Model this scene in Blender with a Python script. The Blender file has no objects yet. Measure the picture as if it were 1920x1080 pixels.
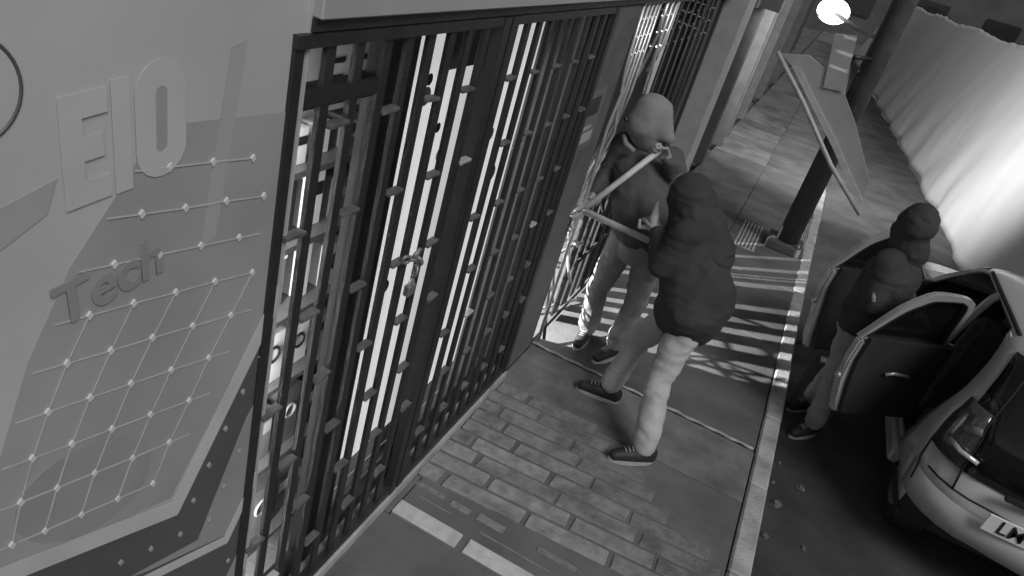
import bpy, bmesh, math, random
from mathutils import Vector, Matrix, Euler, noise
random.seed(7)
R = math.radians
V = Vector
scene = bpy.context.scene
COL = scene.collection

# ------------------------------------------------------------------ camera
cd = bpy.data.cameras.new('camera')
cam = bpy.data.objects.new('camera', cd)
COL.objects.link(cam)
cd.sensor_width = 36.0
cd.lens = 25.71
cd.clip_start = 0.05
cd.clip_end = 500
rx = V((0.87634, 0.40937, 0.25384)); up = V((-0.40780, 0.35007, 0.84330)); fw = V((-0.25636, 0.84254, -0.47372))
M3 = Matrix((rx, up, -fw)).transposed()
cam.matrix_world = Matrix.Translation((1.026, 0, 2.7)) @ M3.to_4x4()
scene.camera = cam

# ------------------------------------------------------------------ world, moonlit sky and soft key light
SUN_EL, SUN_AZ = 47.0, 128.0
w = bpy.data.worlds.new('World')
scene.world = w
w.use_nodes = True
nt = w.node_tree
nt.nodes.clear()
out = nt.nodes.new('ShaderNodeOutputWorld'); bg = nt.nodes.new('ShaderNodeBackground')
sky = nt.nodes.new('ShaderNodeTexSky'); sky.sky_type = 'NISHITA'; sky.sun_disc = False
sky.sun_elevation = R(SUN_EL); sky.sun_rotation = R(SUN_AZ)
bw = nt.nodes.new('ShaderNodeRGBToBW')
nt.links.new(sky.outputs[0], bw.inputs[0]); nt.links.new(bw.outputs[0], bg.inputs[0])
bg.inputs[1].default_value = 0.06
nt.links.new(bg.outputs[0], out.inputs[0])
sl = bpy.data.lights.new('sun', 'SUN'); sl.energy = 1.5; sl.angle = R(25); sl.color = (1, 1, 1)
so = bpy.data.objects.new('sun', sl); COL.objects.link(so)
sd = V((math.sin(R(SUN_AZ)) * math.cos(R(SUN_EL)), math.cos(R(SUN_AZ)) * math.cos(R(SUN_EL)), math.sin(R(SUN_EL))))
so.rotation_euler = sd.to_track_quat('Z', 'Y').to_euler()
scene.view_settings.view_transform = 'Standard'
scene.view_settings.look = 'None'
scene.view_settings.gamma = 1.0
scene.view_settings.exposure = 0.0
scene.view_settings.use_curve_mapping = False

# ------------------------------------------------------------------ materials
MATS = {}
def mat(name, g, rough=0.7, metal=0.0, var=0.15, scale=8.0, bump=0.0, bscale=60.0, coat=0.0, spec=0.5, stain=0.0, alpha=None):
    if name in MATS: return MATS[name]
    m = bpy.data.materials.new(name); m.use_nodes = True
    n = m.node_tree.nodes; l = m.node_tree.links
    b = n['Principled BSDF']
    b.inputs['Roughness'].default_value = rough
    b.inputs['Metallic'].default_value = metal
    b.inputs['Specular IOR Level'].default_value = spec
    if coat: b.inputs['Coat Weight'].default_value = coat; b.inputs['Coat Roughness'].default_value = 0.08
    tc = n.new('ShaderNodeTexCoord')
    geo = n.new('ShaderNodeNewGeometry')
    nz = n.new('ShaderNodeTexNoise'); nz.inputs['Scale'].default_value = scale; nz.inputs['Detail'].default_value = 6
    l.new(geo.outputs['Position'], nz.inputs['Vector'])
    mr = n.new('ShaderNodeMapRange')
    mr.inputs[1].default_value = 0.3; mr.inputs[2].default_value = 0.7
    mr.inputs[3].default_value = g * (1 - var); mr.inputs[4].default_value = g * (1 + var)
    l.new(nz.outputs[0], mr.inputs[0])
    last = mr.outputs[0]
    if stain:
        n2 = n.new('ShaderNodeTexNoise'); n2.inputs['Scale'].default_value = scale * 0.3; n2.inputs['Detail'].default_value = 8
        n2.inputs['Roughness'].default_value = 0.65
        l.new(geo.outputs['Position'], n2.inputs['Vector'])
        m2 = n.new('ShaderNodeMapRange'); m2.inputs[1].default_value = 0.5; m2.inputs[2].default_value = 0.62
        m2.inputs[3].default_value = 1.0; m2.inputs[4].default_value = 1.0 - stain
        l.new(n2.outputs[0], m2.inputs[0])
        mu = n.new('ShaderNodeMath'); mu.operation = 'MULTIPLY'
        l.new(last, mu.inputs[0]); l.new(m2.outputs[0], mu.inputs[1]); last = mu.outputs[0]
    l.new(last, b.inputs['Base Color'])
    if bump:
        n3 = n.new('ShaderNodeTexNoise'); n3.inputs['Scale'].default_value = bscale; n3.inputs['Detail'].default_value = 5
        l.new(geo.outputs['Position'], n3.inputs['Vector'])
        bp = n.new('ShaderNodeBump'); bp.inputs['Strength'].default_value = bump; bp.inputs['Distance'].default_value = 0.02
        l.new(n3.outputs[0], bp.inputs['Height']); l.new(bp.outputs[0], b.inputs['Normal'])
    MATS[name] = m
    return m
def emit(name, g, s):
    if name in MATS: return MATS[name]
    m = mat(name, g, 0.5, var=0.04, scale=3)
    b = m.node_tree.nodes['Principled BSDF']
    b.inputs['Emission Color'].default_value = (1, 1, 1, 1); b.inputs['Emission Strength'].default_value = s
    return m
def glass(name, g=0.02, alpha=0.3, rough=0.05):
    m = mat(name, g, rough, var=0.0)
    m.node_tree.nodes['Principled BSDF'].inputs['Alpha'].default_value = alpha
    return m

M_pave = mat('pavement_cement', 0.175, 0.85, var=0.28, scale=5, bump=0.25, bscale=45, stain=0.35)
M_pave2 = mat('pavement_cement_smooth', 0.15, 0.8, var=0.2, scale=3, bump=0.15, bscale=60, stain=0.25)
M_pave3 = mat('pavement_slab_far', 0.12, 0.85, var=0.3, scale=2.2, bump=0.2, bscale=40, stain=0.4)
M_pave4 = mat('pavement_slab_lit', 0.145, 0.85, var=0.35, scale=3, bump=0.2, bscale=40, stain=0.4)
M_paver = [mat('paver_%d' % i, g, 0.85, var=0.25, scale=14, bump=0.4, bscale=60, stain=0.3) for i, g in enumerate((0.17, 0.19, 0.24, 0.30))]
M_tile = mat('white_tile', 0.62, 0.5, var=0.12, scale=20, bump=0.1, stain=0.15)
M_kerb = mat('kerb_concrete', 0.42, 0.85, var=0.22, scale=6, bump=0.4, bscale=50, stain=0.3)
M_lip = mat('cement_lip', 0.34, 0.85, var=0.4, scale=14, bump=0.4)
M_road = mat('road_asphalt', 0.12, 0.85, var=0.3, scale=3, bump=0.5, bscale=120, stain=0.3)
M_road2 = mat('road_shade_asphalt', 0.055, 0.75, var=0.35, scale=2.5, bump=0.5, bscale=120, stain=0.3)  # near road darkened in its colour for shade
M_wall = mat('wall_paint', 0.13, 0.8, var=0.15, scale=5, bump=0.12, bscale=70, stain=0.2)
M_fascia = mat('fascia_paint', 0.42, 0.6, var=0.06, scale=3)
M_dark = mat('dark_metal_paint', 0.028, 0.5, var=0.2, scale=12, bump=0.05)
M_rung = mat('worn_metal_rung', 0.13, 0.55, metal=0.1, var=0.3, scale=30)
M_frame = mat('gate_frame_paint', 0.035, 0.55, var=0.2, scale=9)
M_in = mat('interior_wall', 0.06, 0.8, var=0.2, scale=3)
M_infl = mat('interior_floor_tile', 0.14, 0.5, var=0.2, scale=5, stain=0.2)
M_panel = mat('vinyl_panel', 0.56, 0.35, var=0.10, scale=2.0, stain=0.08)
M_panel2 = mat('vinyl_panel_dark', 0.11, 0.35, var=0.12, scale=3)
M_panel3 = mat('vinyl_panel_mid', 0.36, 0.35, var=0.1, scale=3)
M_band = mat('vinyl_band_pale', 0.6, 0.4, var=0.08, scale=6)
M_dot = mat('vinyl_dot', 0.72, 0.45, var=0.06, scale=20)
M_line = mat('vinyl_line', 0.58, 0.45, var=0.1, scale=20)
M_letter = mat('letter_pale', 0.60, 0.35, var=0.05, scale=6)
M_letter2 = mat('letter_grey', 0.33, 0.4, var=0.06, scale=6)
M_steel = mat('bright_steel', 0.62, 0.35, metal=0.6, var=0.15, scale=25)
M_handle = mat('tool_handle_paint', 0.6, 0.45, var=0.12, scale=20)
M_white = mat('white_card', 0.75, 0.5, var=0.05)
M_pale = mat('pale_card', 0.42, 0.5, var=0.1)
M_grey = mat('grey_card', 0.16, 0.5, var=0.12)
M_black = mat('black_card', 0.02, 0.4, var=0.2)
M_shelf = mat('shelf_laminate', 0.12, 0.45, var=0.1)
M_car = mat('silver_car_paint', 0.4, 0.32, metal=0.0, var=0.05, scale=3, coat=0.6)
M_carin = mat('car_interior_plastic', 0.025, 0.7, var=0.2)
M_seat = mat('car_seat_fabric', 0.07, 0.9, var=0.2, scale=30, bump=0.2)
M_rubber = mat('black_rubber', 0.018, 0.7, var=0.2)
M_cglass = glass('car_glass', 0.012, 0.86, 0.04)
M_lens = mat('tail_lamp_lens', 0.06, 0.12, var=0.3, scale=18, coat=0.8)
M_lens2 = mat('tail_lamp_reflector', 0.8, 0.15, metal=0.5, var=0.1)
M_skin = mat('skin', 0.33, 0.55, var=0.1, scale=15, bump=0.05)
M_jA = mat('charcoal_jacket_cloth', 0.09, 0.85, var=0.2, scale=10, bump=0.3, bscale=300)
M_hood = mat('grey_hood_cloth', 0.26, 0.9, var=0.08, scale=9, bump=0.25, bscale=300)
M_jB = mat('black_coat_cloth', 0.042, 0.85, var=0.2, scale=8, bump=0.3, bscale=300)
M_tr = mat('grey_trouser_cloth', 0.30, 0.9, var=0.14, scale=8, bump=0.3, bscale=260)
M_trB = mat('pale_trouser_cloth', 0.48, 0.9, var=0.12, scale=8, bump=0.3, bscale=260)
M_shoe = mat('dark_shoe', 0.025, 0.6, var=0.3, scale=30)
M_sole = mat('white_sole', 0.4, 0.6, var=0.15, scale=30)
M_tarp = mat('white_tarpaulin', 0.8, 0.5, var=0.04, scale=1.5, bump=0.06, bscale=20)
M_pole = mat('dark_pole_paint', 0.08, 0.8, var=0.3, scale=6, bump=0.2)
M_sign = mat('sign_sheet_metal', 0.3, 0.55, var=0.1, scale=4, stain=0.12)
M_signed = mat('sign_edge_metal', 0.42, 0.45, var=0.15, scale=9)
M_far = mat('far_render', 0.11, 0.9, var=0.2, scale=1)
M_lamp = emit('lamp_diffuser', 0.9, 6.0)
M_box = emit('lightbox_diffuser', 0.85, 0.55)
M_stone = mat('grit_stone', 0.12, 0.9, var=0.4, scale=40)

# ------------------------------------------------------------------ builders
ORG = {}
def empty(name, loc, label, cat, group=None):
    o = bpy.data.objects.new(name, None); COL.objects.link(o); o.location = loc
    o.empty_display_size = 0.1
    ORG[o] = V(loc); o['label'] = label; o['category'] = cat
    if group: o['group'] = group
    return o
def tag(o, label, cat, group=None):
    o['label'] = label; o['category'] = cat
    if group: o['group'] = group
    return o
def mesh_obj(name, me, m, parent=None, loc=None, kind=None):
    """world-coordinate mesh when loc is None, else mesh local to world point loc"""
    o = bpy.data.objects.new(name, me); COL.objects.link(o)
    base = V((0, 0, 0))
    if parent is not None:
        o.parent = parent; base = ORG[parent]
    if loc is None: o.location = -base; ORG[o] = V((0, 0, 0))
    else: o.location = V(loc) - base; ORG[o] = V(loc)
    if m is not None and not me.materials: me.materials.append(m)
    if kind: o['kind'] = kind
    return o
def bm_mesh(bm, smooth=False, name='m'):
    bmesh.ops.recalc_face_normals(bm, faces=bm.faces)
    me = bpy.data.meshes.new(name); bm.to_mesh(me); bm.free()
    if smooth:
        for p in me.polygons: p.use_smooth = True
    return me
def add_box(bm, c, s, rot=None, bev=0.0):
    c = V(c); hs = V(s) / 2
    vs = []
    mrot = Euler(rot).to_matrix() if rot is not None else Matrix.Identity(3)
    t = bmesh.new()
    for dx in (-1, 1):
        for dy in (-1, 1):
            for dz in (-1, 1):
                vs.append(t.verts.new(V((dx * hs.x, dy * hs.y, dz * hs.z))))
    for f in ((0, 1, 3, 2), (4, 6, 7, 5), (0, 4, 5, 1), (2, 3, 7, 6), (0, 2, 6, 4), (1, 5, 7, 3)):
        t.faces.new([vs[i] for i in f])
    if bev: bmesh.ops.bevel(t, geom=list(t.edges), offset=bev, segments=1, affect='EDGES')
    mp = {}
    for v in t.verts: mp[v] = bm.verts.new(mrot @ v.co + c)
    for f in t.faces: bm.faces.new([mp[v] for v in f.verts])
    t.free()
def box(name, lo, hi, m, parent=None, bev=0.0, kind=None):
    bm = bmesh.new(); lo = V(lo); hi = V(hi)
    add_box(bm, (lo + hi) / 2, hi - lo, bev=bev)
    return mesh_obj(name, bm_mesh(bm), m, parent, kind=kind)
def frame_of(d):
    d = d.normalized(); a = V((0, 0, 1)) if abs(d.z) < 0.9 else V((1, 0, 0))
    u = d.cross(a).normalized(); return u, d.cross(u).normalized()
def add_tube(bm, pts, r, n=8, caps=True):
    pts = [V(p) for p in pts]; rs = r if isinstance(r, (list, tuple)) else [r] * len(pts)
    rings = []; u0 = None
    for i, p in enumerate(pts):
        d = (pts[min(i + 1, len(pts) - 1)] - pts[max(i - 1, 0)])
        u, v = frame_of(d)
        if u0 is not None:
            u = (u0 - d.normalized() * u0.dot(d.normalized())).normalized(); v = d.normalized().cross(u)
        u0 = u
        rings.append([bm.verts.new(p + (u * math.cos(2 * math.pi * k / n) + v * math.sin(2 * math.pi * k / n)) * rs[i]) for k in range(n)])
    for a, b in zip(rings, rings[1:]):
        for k in range(n): bm.faces.new((a[k], a[(k + 1) % n], b[(k + 1) % n], b[k]))
    if caps:
        bm.faces.new(rings[0][::-1]); bm.faces.new(rings[-1])
def tube(name, pts, r, m, parent=None, n=8, smooth=True):
    bm = bmesh.new(); add_tube(bm, pts, r, n)
    me = bm_mesh(bm, smooth)
    return mesh_obj(name, me, m, parent)
def add_prism(bm, poly, ext):
    """poly: list of 3D points, ext: extrusion vector"""
    a = [bm.verts.new(V(p)) for p in poly]; b = [bm.verts.new(V(p) + V(ext)) for p in poly]
    bm.faces.new(a[::-1]); bm.faces.new(b)
    n = len(a)
    for i in range(n): bm.faces.new((a[i], a[(i + 1) % n], b[(i + 1) % n], b[i]))
def prism(name, poly, ext, m, parent=None):
    bm = bmesh.new(); add_prism(bm, poly, ext); bm.normal_update()
    bmesh.ops.triangulate(bm, faces=[f for f in bm.faces if len(f.verts) > 4])
    return mesh_obj(name, bm_mesh(bm), m, parent)
def text(name, s, loc, xdir, ydir, size, m, parent=None, ext=0.002, squeeze=1.0, bold=0.0):
    cu = bpy.data.curves.new('t', 'FONT'); cu.body = s; cu.size = 1.0; cu.extrude = ext / size; cu.offset = bold
    cu.align_x = 'CENTER'; cu.align_y = 'CENTER'
    o = bpy.data.objects.new('t', cu); COL.objects.link(o)
    dg = bpy.context.evaluated_depsgraph_get()
    me = bpy.data.meshes.new_from_object(o.evaluated_get(dg))
    bpy.data.objects.remove(o)
    x = V(xdir).normalized(); y = V(ydir).normalized(); z = x.cross(y)
    for v in me.vertices:
        c = v.co; v.co = V(loc) + x * c.x * size * squeeze + y * c.y * size + z * c.z * size
    return mesh_obj(name, me, m, parent)
def struct(o):
    o['kind'] = 'structure'; return o

# ------------------------------------------------------------------ ground
bm = bmesh.new()
vs = [bm.verts.new(p) for p in ((-60, -40, -0.12), (80, -40, -0.12), (80, 160, -0.12), (-60, 160, -0.12))]
bm.faces.new(vs)
struct(mesh_obj('road', bm_mesh(bm), M_road))
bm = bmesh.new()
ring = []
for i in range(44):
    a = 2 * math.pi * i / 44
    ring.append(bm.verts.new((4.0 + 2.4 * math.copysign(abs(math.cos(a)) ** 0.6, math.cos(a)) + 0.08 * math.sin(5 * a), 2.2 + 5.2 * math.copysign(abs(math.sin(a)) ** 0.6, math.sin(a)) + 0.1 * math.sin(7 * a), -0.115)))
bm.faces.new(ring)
struct(mesh_obj('road_shade_patch', bm_mesh(bm), M_road2))  # darker sheet stands in for shade on the road by car and kerb

KX0, KX1 = 1.615, 1.73
pavement = struct(box('pavement', (-0.02, -2, -0.3), (KX0 - 0.002, 60, -0.03), M_pave2))
ORG[pavement] = V((0, 0, 0))
def slab(x0, x1, y0, y1, z, m):
    box('slab', (x0, y0, -0.029), (x1, y1, z), m, pavement, bev=0.004)
slab(0.0, KX0 - 0.004, -2, 2.315, 0.0, M_pave2)
slab(0.0, 0.055, 2.319, 2.62, 0.002, M_pave2)
slab(0.0, KX0 - 0.004, 3.66, 4.2, 0.0, M_pave)
ys = 4.24
for i, dy in enumerate((1.55, 1.3, 1.5, 1.25, 1.1, 0.55, 0.9, 0.5, 1.0, 0.6, 1.3, 1.5, 1.5, 2, 2, 3, 4, 4, 4)):
    mm = M_pave3 if i not in (6, 8, 10) else M_pave4  # paler slabs paint in bands of light from another shop
    if i < 2:
        slab(0.0, KX0 - 0.004, ys, ys + dy - 0.008, 0.0, mm)
    else:
        slab(0.0, 0.8, ys, ys + dy - 0.008, 0.0, mm); slab(0.806, KX0 - 0.004, ys, ys + dy - 0.008, 0.002 * (i % 2), M_pave3)
    ys += dy
# cement lip along the joint
bm = bmesh.new()
pts = [(0.0 + 1.6 * k / 40, 4.22 + 0.006 * math.sin(k * 1.7) - 0.00 * k, 0.0) for k in range(41)]
add_tube(bm, [V(p) + V((0, 0, 0.002 + 0.003 * noise.noise(V((p[0] * 9, 0, 0))))) for p in pts], 0.011, 6)
mesh_obj('cement_lip', bm_mesh(bm, True), M_lip, pavement)
# bed under pavers, pavers in running bond, two white tiles
slab(0.06, KX0 - 0.004, 2.319, 3.656, -0.003, M_pave2)
row = 0
y = 2.625
while y < 3.6:
    x = 0.03
    first = (0.12, 0.32, 0.2)[row % 3]
    ln = first
    while x < 1.58:
        x1 = min(x + ln, 1.6)
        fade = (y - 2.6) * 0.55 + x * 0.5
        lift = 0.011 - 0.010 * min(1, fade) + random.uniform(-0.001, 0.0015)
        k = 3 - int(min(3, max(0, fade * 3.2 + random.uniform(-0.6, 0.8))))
        if fade < 0.86 and (random.random() > 0.06 or x < 0.6):
            bm = bmesh.new()
            j = lambda: random.uniform(-0.006, 0.006)
            x1j, x0j = x1 - 0.012 + j(), x + j()
            tilt = 0.07
            P = [(x0j, y + tilt * x0j + j() * .5, -0.02), (x1j, y + tilt * x1j + j() * .5, -0.02), (x1j + j(), y + 0.095 + tilt * x1j, -0.02), (x0j + j(), y + 0.095 + tilt * x0j, -0.02)]
            add_prism(bm, P, (0, 0, 0.02 + lift))
            bmesh.ops.bevel(bm, geom=[e for e in bm.edges], offset=0.004, segments=1, affect='EDGES')
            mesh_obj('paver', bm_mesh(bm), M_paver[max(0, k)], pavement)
        x = x1 + 0.012; ln = 0.45
    y += 0.116; row += 1
for (x0, x1) in ((0.06, 0.41), (0.45, 0.83)):
    box('tile', (x0, 2.335, -0.02), (x1, 2.425, 0.008), M_tile, pavement, bev=0.004)
for (x0, x1, y0, y1) in ((0.04, 0.22, 2.56, 2.59), (0.41, 0.56, 2.555, 2.6), (0.26, 0.37, 2.55, 2.59), (0.74, 0.95, 2.57, 2.6), (0.46, 0.85, 2.49, 2.498), (0.1, 0.3, 2.5, 2.507)):
    box('paver_fragment', (x0, y0, -0.02), (x1, y1, 0.003), M_paver[2], pavement, bev=0.003)
# kerb stones
kerb = struct(box('kerb', (KX0 + 0.01, -2, -0.3), (KX1 - 0.02, 60, -0.02), M_kerb)); ORG[kerb] = V((0, 0, 0))
y = -1.0
kk = 0
while y < 30:
    ln = 0.82 + random.uniform(-0.05, 0.1)
    jx = random.uniform(-0.008, 0.008)
    if not (8.25 < y < 10.9):
        pale = M_kerb
        box('kerb_stone', (KX0 + jx, y, -0.2), (KX1 + jx, y + ln - 0.008, 0.006 + random.uniform(-0.004, 0.006)), pale, kerb, bev=0.012)
    else:
        box('kerb_stone', (KX0 + jx, y, -0.2), (KX1 + jx, y + ln - 0.008, 0.0), M_kerb, kerb, bev=0.012)
    y += ln; kk += 1
# ridged ramp plate beside the kerb, drain grate
rp = empty('ramp_plate', (1.55, 9.8, 0), 'pale ridged metal ramp plate lying along the kerb behind the dark pole base', 'ramp')
bm = bmesh.new(); add_prism(bm, [(1.44, 8.75, 0.006), (1.60, 8.3, 0.006), (1.60, 11.4, 0.006)], (0, 0, 0.02)); mesh_obj('plate', bm_mesh(bm), M_kerb, rp)
for k in range(7):
    t = k / 7
    p0 = V((1.60, 8.3 + 0.0, 0.03)).lerp(V((1.44, 8.75, 0.03)), t); p1 = V((1.60, 11.4, 0.03)).lerp(V((1.44, 8.75, 0.03)), t)
    tube('ridge', [p0, p1], 0.006, M_lip, rp, 5)
dg_ = empty('drain_grate', (1.0, 8.15, 0.002), 'pale slotted drain grate set in the pavement before the pole', 'grate')
for k in range(6):
    box('slat', (0.90 + 0.04 * k, 7.72, -0.004), (0.922 + 0.04 * k, 8.6, 0.008), M_lip, dg_)
box('grate_frame', (0.885, 7.70, -0.004), (1.135, 7.715, 0.009), M_lip, dg_)

# ------------------------------------------------------------------ shop building
shop = empty('shop_building', (-0.5, 4, 0), 'shop front with barred windows, grey pier and forced doorway', 'building')
FZ = 2.335
box('fascia', (-0.25, 1.36, FZ), (0.03, 7.44, 3.0), M_fascia, shop, bev=0.004)
box('soffit_trim', (-0.25, 1.36, FZ - 0.03), (0.012, 7.44, FZ - 0.002), M_frame, shop)
box('pier', (-0.3, 3.715, 0.0), (0.0, 4.195, FZ - 0.032), M_wall, shop, bev=0.008)
box('threshold', (-0.3, 1.36, -0.03), (0.028, 3.71, 0.055), M_kerb, shop, bev=0.006)
box('pilaster', (-0.2, 7.45, 0), (0.15, 7.95, 3.0), mat('pilaster_paint', 0.34, 0.7, var=0.1), shop, bev=0.006)
# doorway infill: dark steel shutter leaf
leaf = box('door_leaf', (-0.12, 6.62, 0.02), (-0.06, 7.44, FZ - 0.032), M_frame, shop)
for k in range(3): box('leaf_rib', (-0.06, 6.7 + 0.27 * k, 0.05), (-0.045, 6.74 + 0.27 * k, 2.25), M_dark, shop)
# interior
box('interior_floor', (-4.2, 1.0, -0.25), (-0.022, 8.4, -0.004), M_infl, shop)
box('interior_back_wall', (-4.3, 1.0, -0.25), (-4.2, 8.4, 3.0), M_in, shop)
box('interior_end_wall', (-4.2, 6.66, -0.003), (-0.125, 6.74, 2.748), M_black, shop)
box('interior_near_wall', (-4.2, 0.9, -0.25), (-0.12, 1.0, 3.0), M_in, shop)
box('interior_ceiling', (-4.3, 0.9, 2.75), (-0.252, 8.5, 2.85), M_in, shop)
box('light_stop_wall', (-0.56, 1.0, -0.004), (-0.5, 3.72, 2.748), M_in, shop)  # partition added behind the displays to stop the bulb leaking through
box('reveal', (-0.3, 3.7125, 0.06), (-0.125, 3.7145, FZ - 0.034), M_pale, shop)
box('sticker', (0.0, 3.73, 1.52), (0.004, 4.0, 1.86), M_grey, shop)
box('sticker_print', (0.0, 3.76, 1.72), (0.006, 3.94, 1.82), M_black, shop)
box('sticker_print', (0.0, 3.78, 1.56), (0.006, 3.96, 1.62), M_pale, shop)
box('sticker_print', (0.0, 3.78, 1.64), (0.006, 3.9, 1.66), M_pale, shop)

# display window mullions behind the grille (dark aluminium frame with glass)
wf = empty('shop_window', (-0.06, 2.5, 0), 'dark framed shop window glazing behind the security grilles', 'window')
for (y0, y1) in ((1.30, 1.335), (1.79, 1.965), (2.52, 2.60), (3.66, 3.71)):
    box('mullion', (-0.12, y0, 0.06), (-0.085 if y0 < 1.5 else -0.06, y1, FZ - 0.032), M_black, wf)
box('transom', (-0.12, 1.337, 2.08), (-0.07, 1.787, 2.13), M_frame, wf)
box('sill', (-0.12, 1.337, 0.06), (-0.062, 3.658, 0.12), M_frame, wf)
for (y0, y1) in ((1.337, 1.788), (1.967, 2.518), (2.602, 3.658)):
    box('pane', (-0.095, y0, 0.121), (-0.089, y1, FZ - 0.034), glass('window_glass', 0.02, 0.06, 0.03), wf)

# ------------------------------------------------------------------ security grilles
BZ0, BZ1 = 0.06, FZ - 0.034
bm = bmesh.new(); add_box(bm, (0, 0, (BZ0 + BZ1) / 2), (0.017, 0.036, BZ1 - BZ0), bev=0.002); ME_BAR = bm_mesh(bm); ME_BAR.materials.append(M_dark)
bm = bmesh.new(); add_box(bm, (0, 0, 0), (0.03, 0.080, 0.012), bev=0.002); ME_RUNG = bm_mesh(bm); ME_RUNG.materials.append(M_rung)
ME_RUNG2 = ME_RUNG.copy(); ME_RUNG2.materials.clear(); ME_RUNG2.materials.append(M_lens2); brnd = random.Random(5)
def grille(y0, pitch, n, odd, label, end_posts):
    g = empty('security_grille', (0.0, y0 + pitch * n / 2, 0), label, 'grille', 'security grilles over the shop window')
    for k in range(n + 1):
        o = mesh_obj('bar', ME_BAR, None, g, loc=(0.0, y0 + pitch * k, 0)); o.rotation_euler = (brnd.uniform(-.002, .002), 0, brnd.uniform(-.06, .06))
    for k in range(n):
        zs = (2.07, 1.49, 0.91, 0.33) if (k % 2 == odd) else (1.79, 1.2, 0.63)
        for z in zs:
            o = mesh_obj('rung', ME_RUNG, None, g, loc=(0.004, y0 + pitch * (k + .5), z))
            if brnd.random() < .06: o.data = ME_RUNG2
            o.rotation_euler = (random.uniform(-.05, .05), 0, random.uniform(-.03, .03))
    box('bottom_rail', (-0.012, y0 - 0.018, 0.056), (0.016, y0 + pitch * n + 0.02, 0.10), M_dark, g)
    box('top_rail', (-0.012, y0 - 0.02, BZ1 - 0.03), (0.016, y0 + pitch * n + 0.02, BZ1), M_dark, g)
    for yy in end_posts: box('post', (-0.02, yy - 0.024, 0.056), (0.02, yy + 0.024, BZ1), M_dark, g)
    return g
g1 = grille(1.445 - 0.1167, 0.1167, 9, 1, 'dark security grille over the lit window nearest the printed panel', (2.385,))
box('header_rail', (-0.012, 1.37, 2.13), (0.011, 1.66, 2.165), M_dark, g1)
g2 = grille(2.492, 0.1172, 10, 0, 'dark security grille between the chained grille and the grey pier', (2.45, 3.685))
# chain and padlock around the bars
ch = empty('chain', (0.02, 2.03, 1.45), 'short steel chain looped around the bars of the chained grille', 'chain')
def torus(bm, c, a, b, R1, r, n=14, k=6):
    rings = []
    for i in range(n):
        t = 2 * math.pi * i / n
        d = a * math.cos(t) + b * math.sin(t); nn = a.cross(b)
        rings.append([bm.verts.new(c + d * R1 + (d * math.cos(2 * math.pi * j / k) + nn * math.sin(2 * math.pi * j / k)) * r) for j in range(k)])
    for i in range(n):
        A, B = rings[i], rings[(i + 1) % n]
        for j in range(k): bm.faces.new((A[j], A[(j + 1) % k], B[(j + 1) % k], B[j]))
CH = [(0.018, 1.93, 1.56), (0.022, 1.965, 1.53), (0.024, 2.0, 1.50), (0.024, 2.04, 1.49), (0.024, 2.075, 1.50), (0.024, 2.1, 1.46), (0.024, 2.09, 1.42), (0.024, 2.05, 1.40), (0.02, 2.01, 1.43)]
for i, p in enumerate(CH[2:7]):
    bm = bmesh.new(); q = V(CH[(i + 1) % len(CH)]) - V(p); a = q.normalized()
    b = (V((1, 0, 0)) if i % 2 else V((0.3, 0, 1))); b = (b - a * b.dot(a)).normalized()
    torus(bm, V(p), a * 1.35, b, 0.015, 0.005)
    mesh_obj('link', bm_mesh(bm, True), mat('dull_steel', 0.3, 0.45, metal=0.5, var=0.2), ch)
pl = empty('padlock', (0.03, 2.07, 1.38), 'small bright padlock hanging from the chain on the grille', 'padlock')
box('body', (0.015, 2.045, 1.33), (0.04, 2.095, 1.375), MATS['dull_steel'], pl, bev=0.004)
bm = bmesh.new(); torus(bm, V((0.028, 2.07, 1.38)), V((0, 1, 0)), V((0, 0, 1)), 0.016, 0.004); mesh_obj('shackle', bm_mesh(bm, True), M_steel, pl)

# ------------------------------------------------------------------ lit display lightbox and shelf of goods behind the grille
lb = empty('lightbox', (-0.19, 2.35, 0.1), 'tall glowing white lightbox poster behind the chained grille', 'lightbox')
box('case', (-0.24, 2.06, 0.122), (-0.175, 2.63, 2.29), M_frame, lb)
box('diffuser', (-0.174, 2.09, 0.14), (-0.165, 2.61, 2.27), M_box, lb)
box('header_print', (-0.164, 2.37, 2.06), (-0.162, 2.605, 2.22), M_grey, lb)
for (yy, zz, s) in ((2.255, 1.98, .035), (2.26, 2.04, .022), (2.47, 1.72, .035), (2.40, 1.84, .02), (2.24, 1.2, .03)):
    bm = bmesh.new(); bmesh.ops.create_circle(bm, cap_ends=True, radius=s, segments=20, matrix=Matrix.Translation((-0.162, yy, zz)) @ Matrix.Rotation(R(90), 4, 'Y')); mesh_obj('logo_print', bm_mesh(bm), M_grey if s > .03 else M_black, lb)
box('lower_print', (-0.164, 2.10, 0.15), (-0.162, 2.60, 0.27), M_pale, lb)
lb2 = empty('lightbox', (-0.19, 3.05, 0.1), 'glowing white lightbox poster behind the grille by the grey pier', 'lightbox')
box('case', (-0.24, 2.78, 0.122), (-0.175, 3.25, 2.29), M_frame, lb2)
box('diffuser', (-0.174, 2.81, 0.14), (-0.165, 3.23, 2.27), M_box, lb2)
box('lower_print', (-0.164, 2.82, 0.15), (-0.162, 3.22, 0.3), M_pale, lb2)
for (yy, zz, s) in ((2.92, 1.72, .03), (3.05, 1.5, .04)):
    bm = bmesh.new(); bmesh.ops.create_circle(bm, cap_ends=True, radius=s, segments=20, matrix=Matrix.Translation((-0.162, yy, zz)) @ Matrix.Rotation(R(90), 4, 'Y')); mesh_obj('logo_print', bm_mesh(bm), M_grey, lb2)
dk = empty('display_cabinet', (-0.24, 3.48, 0.1), 'grey panelled cabinet between the lightbox and the grey pier', 'cabinet')
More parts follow.
